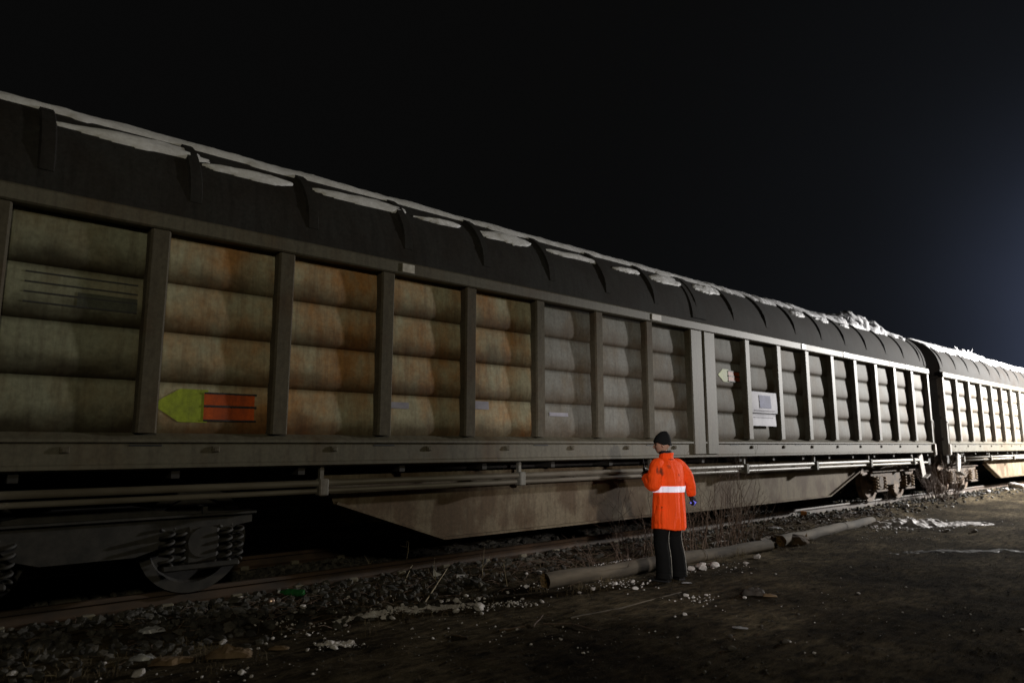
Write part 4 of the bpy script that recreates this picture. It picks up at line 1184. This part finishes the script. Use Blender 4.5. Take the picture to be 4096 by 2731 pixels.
HT = radians(36)        # head turned to his left
HC = Vector((-.005, .062, 1.672))
HM = Matrix.Translation(HC) @ Matrix.Rotation(HT, 4, 'Z') @ Matrix.Rotation(radians(-4), 4, 'X')
def gs(p, c, s, k): 
    return k * math.exp(-(((p.x - c[0]) / s[0]) ** 2 + ((p.y - c[1]) / s[1]) ** 2 + ((p.z - c[2]) / s[2]) ** 2))
def head_mb():
    bm = bmesh.new(); bmesh.ops.create_uvsphere(bm, u_segments=72, v_segments=56, radius=1)
    for v in bm.verts:
        p = Vector((v.co.x * .076, v.co.y * .098, v.co.z * .118))
        if p.z < -.01:                       # taper to the jaw, bring the back of the skull in to the nape
            t = min(1, (-.01 - p.z) / .108); p.x *= 1 - .34 * t; p.y = p.y * (1 - .12 * t) + .018 * t
            if p.y < 0: p.y *= 1 - .35 * t
        q = p.copy(); f = Vector((0, 1, 0))
        d = 0
        d += gs(q, (0, .095, -.022), (.013, .04, .016), .030)    # nose tip
        d += gs(q, (0, .098, .002), (.010, .04, .022), .017)     # nose bridge
        d += gs(q, (0, .095, .034), (.05, .04, .011), .007)      # brow
        for s_ in (-1, 1):
            d -= gs(q, (s_ * .031, .085, .014), (.017, .04, .012), .013)
            d += gs(q, (s_ * .045, .07, -.018), (.02, .04, .018), .005)
        d += gs(q, (0, .09, -.054), (.022, .04, .006), .008) + gs(q, (0, .09, -.066), (.02, .04, .006), .007)
        d -= gs(q, (0, .09, -.060), (.024, .04, .003), .004)
        d += gs(q, (0, .08, -.096), (.022, .05, .016), .012)     # chin
        v.co = q + f * d
    for s_ in (-1, 1):                       # ears
        e = bmesh.ops.create_uvsphere(bm, u_segments=16, v_segments=12, radius=1)
        for v in e['verts']:
            k = v.co.copy(); r = sqrt(k.y ** 2 + k.z ** 2)
            v.co = Vector((s_ * (.074 + .011 * k.x * s_ * 1 + .006 * (r > .75)), -.008 + k.y * .019 - .006, .0 + k.z * .033))
    return MB().bm(bm, HM)

SHL, ELL, WRL = Vector((-.20, -.005, 1.41)), Vector((-.285, -.02, 1.175)), Vector((-.235, .150, 1.265))
SHR, ELR, WRR = Vector((.20, -.005, 1.41)), Vector((.312, -.10, 1.185)), Vector((.365, -.075, 1.03))
HIPL, KNL, ANL = Vector((-.095, 0, .90)), Vector((-.125, .03, .50)), Vector((-.135, -.01, .085))
HIPR, KNR, ANR = Vector((.095, 0, .90)), Vector((.11, .02, .50)), Vector((.125, -.03, .085))
HNL = WRL + (WRL - ELL).normalized() * .085; HNR = WRR + (WRR - ELR).normalized() * .085
vs = [(0, 0, .95), (0, 0, 1.12), (0, -.01, 1.32), (0, .0, 1.45), (0, .02, 1.54), (0, .04, 1.60), HIPL, KNL, ANL, ANL + Vector((-.01, .13, -.055)), HIPR, KNR, ANR, ANR + Vector((.03, .13, -.055)),
      (-.13, -.01, 1.41), SHL, ELL, WRL, HNL, (.13, -.01, 1.41), SHR, ELR, WRR, HNR]
ed = [(0, 1), (1, 2), (2, 3), (3, 4), (4, 5), (0, 6), (6, 7), (7, 8), (8, 9), (0, 10), (10, 11), (11, 12), (12, 13), (3, 14), (14, 15), (15, 16), (16, 17), (17, 18), (3, 19), (19, 20), (20, 21), (21, 22), (22, 23)]
rd = [.12, .12, .13, .08, .056, .055, .085, .055, .04, .03, .085, .055, .04, .03, .06, .05, .038, .028, .03, .06, .05, .038, .028, .03]
sk = skin_body(ed, [tuple(v) for v in vs], rd)
bmb = head_mb()
bmb.add([v.co.copy() for v in sk.vertices], [tuple(p.vertices) for p in sk.polygons])
body = link('body', remesh(bmb, 'body', .0055, 1), M['skin'], MAN, smooth=True)
tag(body, 'weathered face seen in profile, turned towards the train')
for s_ in (-1, 1):
    e = MB(); bm = bmesh.new(); bmesh.ops.create_uvsphere(bm, u_segments=16, v_segments=12, radius=.0105)
    e.bm(bm, HM @ Matrix.Translation((s_ * .031, .0715, .0135)))
    ey = e.build('eye', M['eye'], MAN, smooth=True)
    e = MB(); bm = bmesh.new(); bmesh.ops.create_uvsphere(bm, u_segments=12, v_segments=8, radius=.0058)
    e.bm(bm, HM @ Matrix.Translation((s_ * .031, .0775, .0135))); e.build('iris', M['iris'], ey, smooth=True)
    e = MB(); e.tube([HM @ Vector((s_ * x, y, z)) for x, y, z in ((.014, .0975, .034), (.028, .096, .0385), (.043, .086, .036), (.052, .075, .031))], [.003, .004, .0035, .002], 6)
    e.build('eyebrow', M['brow'], MAN, smooth=True)
e = MB(); e.tube([HM @ Vector((x, y, -.0600)) for x, y in ((-.02, .0835), (-.01, .090), (0, .0925), (.01, .090), (.02, .0835))], .0016, 5)
mm = simple('lip_line', (.22, .07, .055), None, 20, .5, bstr=0); e.build('mouth', mm, MAN, smooth=True)
# cap
mb = MB(); rings = []
for i in range(22):
    t = i / 21
    z = .044 + .132 * t
    rr = (1 - max(0, (t - .12)) ** 2.1 * .92) if t < .97 else .12
    rr = max(.06, rr)
    ring = []
    for k in range(44):
        th = 2 * pi * k / 44
        x, y = .088 * cos(th) * rr, .110 * sin(th) * rr - .004 - .030 * t ** 1.6
        drop = -(.052 * max(0, -sin(th)) + .034 * max(0, .55 - abs(sin(th) - -.1)) / .55) * (1 - t) ** 1.5         # pulled lower at the nape
        rib_ = 1 + .010 * sin(th * 22) * (1 - t * .6)
        ring.append(tuple(HM @ Vector((x * rib_ + .004 * noise.noise(Vector((th, t * 4, 1))), y * rib_, z + drop + .004 * noise.noise(Vector((cos(th) * 2, sin(th) * 2, t * 3)))))))
    rings.append(ring)
mb.loft(rings)
cap = mb.build('knit_cap', M['knit'], MAN, smooth=True)
brim = MB(); rings = []
for j in range(9):
    a = 2 * pi * j / 8
    rings.append([tuple(HM @ Vector(((.0895 + .005 * cos(a)) * cos(2 * pi * k / 44), (.1115 + .005 * cos(a)) * sin(2 * pi * k / 44) - .004, .050 + .016 * sin(a) - .052 * max(0, -sin(2 * pi * k / 44)) - .034 * max(0, .55 - abs(sin(2 * pi * k / 44) - -.1)) / .55))) for k in range(44)])
brim.loft(rings, False); brim.build('cuff', M['knit'], cap, smooth=True)

# coat
def coat_ring(z):
    tab = [(.60, .245, .172, .0), (.66, .236, .170, .0), (.80, .232, .165, .0), (.95, .224, .160, -.005), (1.10, .212, .150, -.010), (1.22, .226, .158, -.014), (1.33, .232, .150, -.016), (1.40, .222, .132, -.014), (1.445, .190, .110, -.008), (1.475, .140, .090, .0), (1.50, .098, .082, .008), (1.53, .085, .08, .014)]
    for (a, b) in zip(tab[:-1], tab[1:]):
        if a[0] <= z <= b[0]:
            t = (z - a[0]) / (b[0] - a[0]); return [a[i] + (b[i] - a[i]) * t for i in (1, 2, 3)]
    return list(tab[-1][1:]) if z > 1 else list(tab[0][1:])
def coat_pt(th, z, off=0.0):
    a, b, cy = coat_ring(z)
    c, s_ = cos(th), sin(th); n = 2 / 2.35
    x = a * abs(c) ** n * (1 if c > 0 else -1); y = b * abs(s_) ** n * (1 if s_ > 0 else -1)
    k = ss(1.48, 1.35, z)
    fold = .022 * noise.noise(Vector((th * 2.2 + .6 * z, z * 2.1, 3.3))) + .010 * sin(z * 26 + 3 * sin(th * 2)) * math.exp(-((z - 1.17) / .09) ** 2) + .015 * noise.noise(Vector((th * 6.5, z * 1.3, 8))) + .006 * sin(th * 9 + 2 * sin(z * 4)) * max(0, cos(th + .75)) 
    f = 1 + (fold * k + off) / max(.08, sqrt(x * x + y * y))
    zz = z + (.018 * sin(th * 2 + 1) + .012 * noise.noise(Vector((th * 3, 0, 1)))) * ss(.72, .60, z)
    return (x * f, y * f + cy, zz)
mb = MB()
zs = [.63 + (1.53 - .63) * i / 70 for i in range(71)]
mb.loft([[coat_pt(2 * pi * k / 72, z) for k in range(72)] for z in zs])
limb(mb, [(-.10, -.005, 1.40), SHL, (SHL + ELL) / 2 + Vector((-.02, -.012, 0)), ELL, (ELL + WRL) / 2 + Vector((-.008, 0, -.006)), WRL], [.085, .092, .090, .084, .078, .064], 9, 26, .012, 4, 9)
limb(mb, [(.10, -.005, 1.40), SHR, (SHR + ELR) / 2 + Vector((.018, -.01, .015)), ELR, (ELR + WRR) / 2, WRR], [.085, .088, .080, .070, .064, .055], 9, 26, .011, 9, 9)
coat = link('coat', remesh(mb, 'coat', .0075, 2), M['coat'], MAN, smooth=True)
tp = MB(); ring = []
for i in range(6):
    z = 1.084 + .074 * i / 5
    ring.append([coat_pt(2 * pi * k / 90, z + .004 * sin(2 * pi * k / 45), .0065) for k in range(90)])
tp.loft(ring, False)
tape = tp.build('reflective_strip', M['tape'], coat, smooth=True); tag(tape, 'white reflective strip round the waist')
cl = MB(); ring = []
for (z, s_, o_) in ((1.475, 1.06, 0), (1.50, 1.0, .0), (1.535, 1.02, -.004), (1.56, 1.07, -.008), (1.566, 1.05, -.008), (1.558, .98, -.006), (1.50, .9, 0)):
    ring.append([(.092 * s_ * cos(t) - .004, .088 * s_ * sin(t) + .012 + o_, z - .035 * max(0, sin(t)) + .008 * max(0, -sin(t)) + .004 * noise.noise(Vector((cos(t) * 3, sin(t) * 3, z)))) for t in [2 * pi * k / 48 for k in range(48)]])
cl.loft(ring, False); cl.build('collar', M['coat'], coat, smooth=True)
sm = MB(); sm.tube([(.098 * cos(t) - .004, .094 * sin(t) + .012, 1.484 - .03 * max(0, sin(t)) + .006 * max(0, -sin(t))) for t in [2 * pi * k / 48 for k in range(49)]], .0055, 6)
sm.build('collar_seam', M['coat_dark'], coat, smooth=True)
sc = MB(); ring = []
for (z, s_) in ((1.48, .92), (1.53, .90), (1.585, .90), (1.602, .86), (1.595, .78), (1.52, .74)):
    ring.append([(.086 * s_ * cos(t) - .004, .088 * s_ * sin(t) + .016, z - .03 * max(0, sin(t))) for t in [2 * pi * k / 40 for k in range(40)]])
sc.loft(ring, False); sc.build('scarf', M['coat_dark'], MAN, smooth=True)
# pocket flap and snap on his left side, back vent seam, hem
def on_coat(th, z, off): return Vector(coat_pt(th, z, off))
pk = MB().grid(10, 6, lambda u, v: tuple(on_coat(radians(200) + radians(34) * (u - .5) * 1.0, .93 - .055 * v, .008 + .004 * v)))
pf = pk.build('pocket_flap', M['coat'], coat, smooth=True)
q = on_coat(radians(205), .905, .014); bm = bmesh.new(); bmesh.ops.create_uvsphere(bm, u_segments=10, v_segments=8, radius=.007)
MB().bm(bm, Matrix.Translation(q)).build('snap_button', M['black_paint'], pf, smooth=True)
for th0, z0, z1 in ((radians(196), .87, .68),):
    MB().grid(10, 8, lambda u, v: tuple(on_coat(radians(196) + radians(36) * (u - .5), .87 - .17 * v, .007 + .012 * sin(pi * min(1, max(0, v)))))).build('pocket', M['coat'], coat, smooth=True)
# trousers
mb = MB()
limb(mb, [(0, 0, .98), (0, 0, .82)], [.15, .14], 4, 20)
for H_, K_, A_, sd in ((HIPL, KNL, ANL, 2), (HIPR, KNR, ANR, 6)):
    limb(mb, [H_, (H_ + K_) / 2, K_, (K_ + A_) / 2 + Vector((0, -.012, 0)), A_ + Vector((0, 0, .06)), A_ + Vector((0, 0, -.045))], [.112, .108, .098, .098, .100, .102], 9, 24, .003, sd, 7)
tr = link('trousers', remesh(mb, 'trousers', .0075, 2), M['trousers'], MAN, smooth=True)
for (H_, K_, A_) in ((HIPL, KNL, ANL), (HIPR, KNR, ANR)):
    dv = (Vector((.66, -.75, 0)) * .93 + Vector((-.75, -.66, 0)) * .42).normalized()
    pts = catmull([H_ + Vector((0, 0, -.05)) + dv * .112, (H_ + K_) / 2 + dv * .111, K_ + dv * .102, (K_ + A_) / 2 + Vector((0, -.012, 0)) + dv * .102, A_ + Vector((0, 0, -.02)) + dv * .105], 8)
    MB().tube(pts, .0038, 6).build('piping', M['piping'], tr, smooth=True)
# shoes
def shoe(A_, rz):
    mb = MB(); rings = []
    for i in range(15):
        t = i / 14; y = -.075 + .295 * t
        wd = .040 + .014 * sin(pi * min(1, t * 1.1)) - .022 * max(0, t - .8) / .2
        hgt = (.085 if t < .35 else .085 - .045 * min(1, (t - .35) / .4)) - .022 * max(0, t - .85) / .15
        rings.append([(wd * cos(a), y, max(0.001, hgt * (.5 + .5 * sin(a)) if sin(a) > -.99 else .001)) for a in [2 * pi * k / 18 for k in range(18)]])
    mb.loft(rings)
    o = mb.build('shoe', M['leather'], MAN, (A_.x, A_.y, .0), (0, 0, rz), smooth=True)
    MB().prism_x([(0, 0)] * 3, 0, 0) if False else None
    so = MB(); so.loft([[((.043 + .014 * sin(pi * min(1, t * 1.1)) - .022 * max(0, t - .8) / .2) * sx, -.078 + .301 * t, z) for sx, z in ((-1, .002), (1, .002), (1, .018), (-1, .018))] for t in [i / 14 for i in range(15)]])
    so.build('sole', M['black_paint'], o)
shoe(ANL, radians(14)); shoe(ANR, radians(-22))
# gloved hands : palm, four bent fingers of different length, thumb from the side of the palm
def glove(wrist, direction, palm_n, curl, side, name='glove'):
    d = Vector(direction).normalized(); n_ = Vector(palm_n); n_ = (n_ - d * n_.dot(d)).normalized(); s_ = d.cross(n_) * side   # s_ points to the thumb side
    P = lambda a, b, c: wrist + d * a + s_ * b + n_ * c
    mb = MB()
    limb(mb, [P(-.05, 0, 0), P(-.01, 0, 0), P(.03, 0, 0)], [.036, .033, .03], 4, 14)
    for b in (-.028, -.010, .010, .028):
        limb(mb, [P(.0, b * .7, 0), P(.045, b, 0), P(.088, b, .003)], [.019, .018, .014], 4, 12)
    for b, L_, in ((.030, .072), (.010, .082), (-.010, .076), (-.029, .060)):
        pts = [P(.083, b, .002)]; ang = 0; cur = pts[0]
        for seg_, f in enumerate((.46, .31, .23)):
            ang += curl * (.8, 1.1, .9)[seg_]
            cur = cur + (d * cos(ang) + n_ * sin(ang)) * L_ * f; pts.append(cur)
        limb(mb, pts, [.0125, .0115, .0105, .009], 4, 10)
    limb(mb, [P(.02, .022, .004), P(.045, .045, .014), P(.066, .050, .034), P(.078, .042, .052)], [.016, .0145, .0125, .0095], 4, 10)
    return link(name, remesh(mb, name, .0038, 1), M['glove'], MAN, smooth=True), P
gl, PL = glove(WRL + (WRL - ELL).normalized() * .02, (WRL - ELL).normalized() + Vector((.2, 0, .45)), (1, .1, 0), radians(48), -1)
gr, PR = glove(WRR + (WRR - ELR).normalized() * .02, (WRR - ELR).normalized() + Vector((.25, -.25, .1)), (-.1, 1, .15), radians(42), 1)
MW = Matrix.Translation(MAN.location) @ Matrix.Rotation(MAN.rotation_euler.z, 4, 'Z') @ Matrix.Scale(.965, 4)
# radio in the left hand
q = MW @ PL(.085, 0, .028)
rad = MB().box(-.028, .028, -.017, .017, -.06, .06, .006).build('handheld_radio', M['black_paint'], None, q, (radians(-12), radians(6), MAN.rotation_euler.z + radians(20)))
tag(rad, "black handheld radio with a short aerial held in the man's left hand", 'radio')
MB().tube([(.016, 0, .06), (.016, 0, .075), (.016, 0, .17)], [.007, .005, .004], 8).build('aerial', M['black_paint'], rad)
MB().lathe([(0, 0), (.007, 0), (.007, .014), (0, .014)], 10, Matrix.Translation((-.012, 0, .06))).build('knob', M['black_paint'], rad)
# lit device in the right hand
m, nt_, b_ = new_mat('blue_screen'); b_.inputs['Base Color'].default_value = (.1, .1, .4, 1)
n_, _ = tex(nt_, 'noise', 18, 'Object'); r_ = ramp(nt_, n_.outputs[0], [(.3, (.10, .09, .62)), (.7, (.28, .27, 1.0))]); nt_.links.new(r_.outputs[0], b_.inputs['Emission Color']); b_.inputs['Emission Strength'].default_value = .8
M['screen'] = m
q = MW @ PR(.092, 0.0, .024)
ph = MB().box(-.036, .036, -.006, .006, -.07, .07, .003).build('handheld_lamp', M['black_paint'], None, q, (radians(62), radians(28), MAN.rotation_euler.z - radians(48)))
tag(ph, "small black handheld device with a blue lit face in the man's right hand", 'handheld lamp')
MB().box(-.030, .030, .0065, .008, -.05, .062).build('lit_face', M['screen'], ph)
MB().box(-.030, .030, -.008, -.0065, -.05, .062).build('lit_face', M['screen'], ph)


# ------------------------------------------------------------------ light
w = bpy.data.worlds.new('World'); S.world = w; w.use_nodes = True
nt = w.node_tree; bg = nt.nodes['Background']
tc = nt.nodes.new('ShaderNodeTexCoord')
def glow(dirv, p, scale=(1, 1, 1)):
    dv = Vector(dirv).normalized()
    dt = nt.nodes.new('ShaderNodeVectorMath'); dt.operation = 'DOT_PRODUCT'; dt.inputs[1].default_value = dv
    nt.links.new(tc.outputs['Generated'], dt.inputs[0])
    mx = nt.nodes.new('ShaderNodeMath'); mx.operation = 'MAXIMUM'; mx.inputs[1].default_value = 0
    nt.links.new(dt.outputs['Value'], mx.inputs[0])
    pw = nt.nodes.new('ShaderNodeMath'); pw.operation = 'POWER'; pw.inputs[1].default_value = p
    nt.links.new(mx.outputs[0], pw.inputs[0])
    return pw.outputs[0]
sky = nt.nodes.new('ShaderNodeTexSky'); sky.sky_type = 'NISHITA'; sky.sun_disc = False
sky.sun_elevation = radians(-8); sky.sun_rotation = radians(120); sky.air_density = 1; sky.dust_density = 2
LAMP = Vector((33.5, -0.3, 6.3))
GD = LAMP - Vector((0, 0, CAM_H)) + Vector((0, 0, -2.2))
g1 = glow(GD, 58); g2 = glow(GD, 9)
c = mix(nt, 1.0, mix(nt, g2, (0, 0, 0), (.0055, .0068, .0095)), mix(nt, g1, (0, 0, 0), (.085, .107, .185)), 'ADD')
hz = nt.nodes.new('ShaderNodeTexNoise'); hz.inputs['Scale'].default_value = 2.2; hz.inputs['Detail'].default_value = 5
nt.links.new(tc.outputs['Generated'], hz.inputs['Vector'])       # uneven haze in the floodlight's glow
hr = ramp(nt, hz.outputs[0], [(.3, (.8, .8, .8)), (.7, (1.2, 1.2, 1.2))])
c = mix(nt, 1.0, c, hr.outputs[0], 'MULTIPLY')
c = mix(nt, 1.0, c, (.0026, .0026, .0026), 'ADD')
skd = mix(nt, 1.0, sky.outputs[0], (.05, .05, .05), 'MULTIPLY')
c = mix(nt, 1.0, c, skd, 'ADD')
nt.links.new(c, bg.inputs[0]); bg.inputs[1].default_value = 1.0

def spot(name, loc, target, power, size, blend, color, rad):
    l = bpy.data.lights.new(name, 'SPOT'); l.energy = power; l.spot_size = radians(size); l.spot_blend = blend; l.color = color; l.shadow_soft_size = rad
    o = bpy.data.objects.new(name, l); COL.objects.link(o); o.location = loc
    o.rotation_euler = (Vector(target) - Vector(loc)).to_track_quat('-Z', 'Y').to_euler(); return o
spot('yard_floodlight', LAMP, (29, 6.5, 2.2), 46000, 118, 1.0, (1.0, .97, .93), .35)
spot('distant_yard_lamp', (-4, -15, 9.5), (5.8, 7.5, 3.2), 2500, 44, .9, (1.0, .91, .66), .8)
spot('man_fill_spot', (2.2, -5.5, 3.2), (7.2, 5.3, 1.2), 2300, 26, 1.0, (1.0, .95, .92), .2)  # unseen spot added on the camera side to brighten the man's coat

S.render.engine = 'CYCLES'
S.cycles.use_denoising = True
S.view_settings.view_transform = 'Standard'; S.view_settings.look = 'None'; S.view_settings.exposure = 0; S.view_settings.gamma = 1
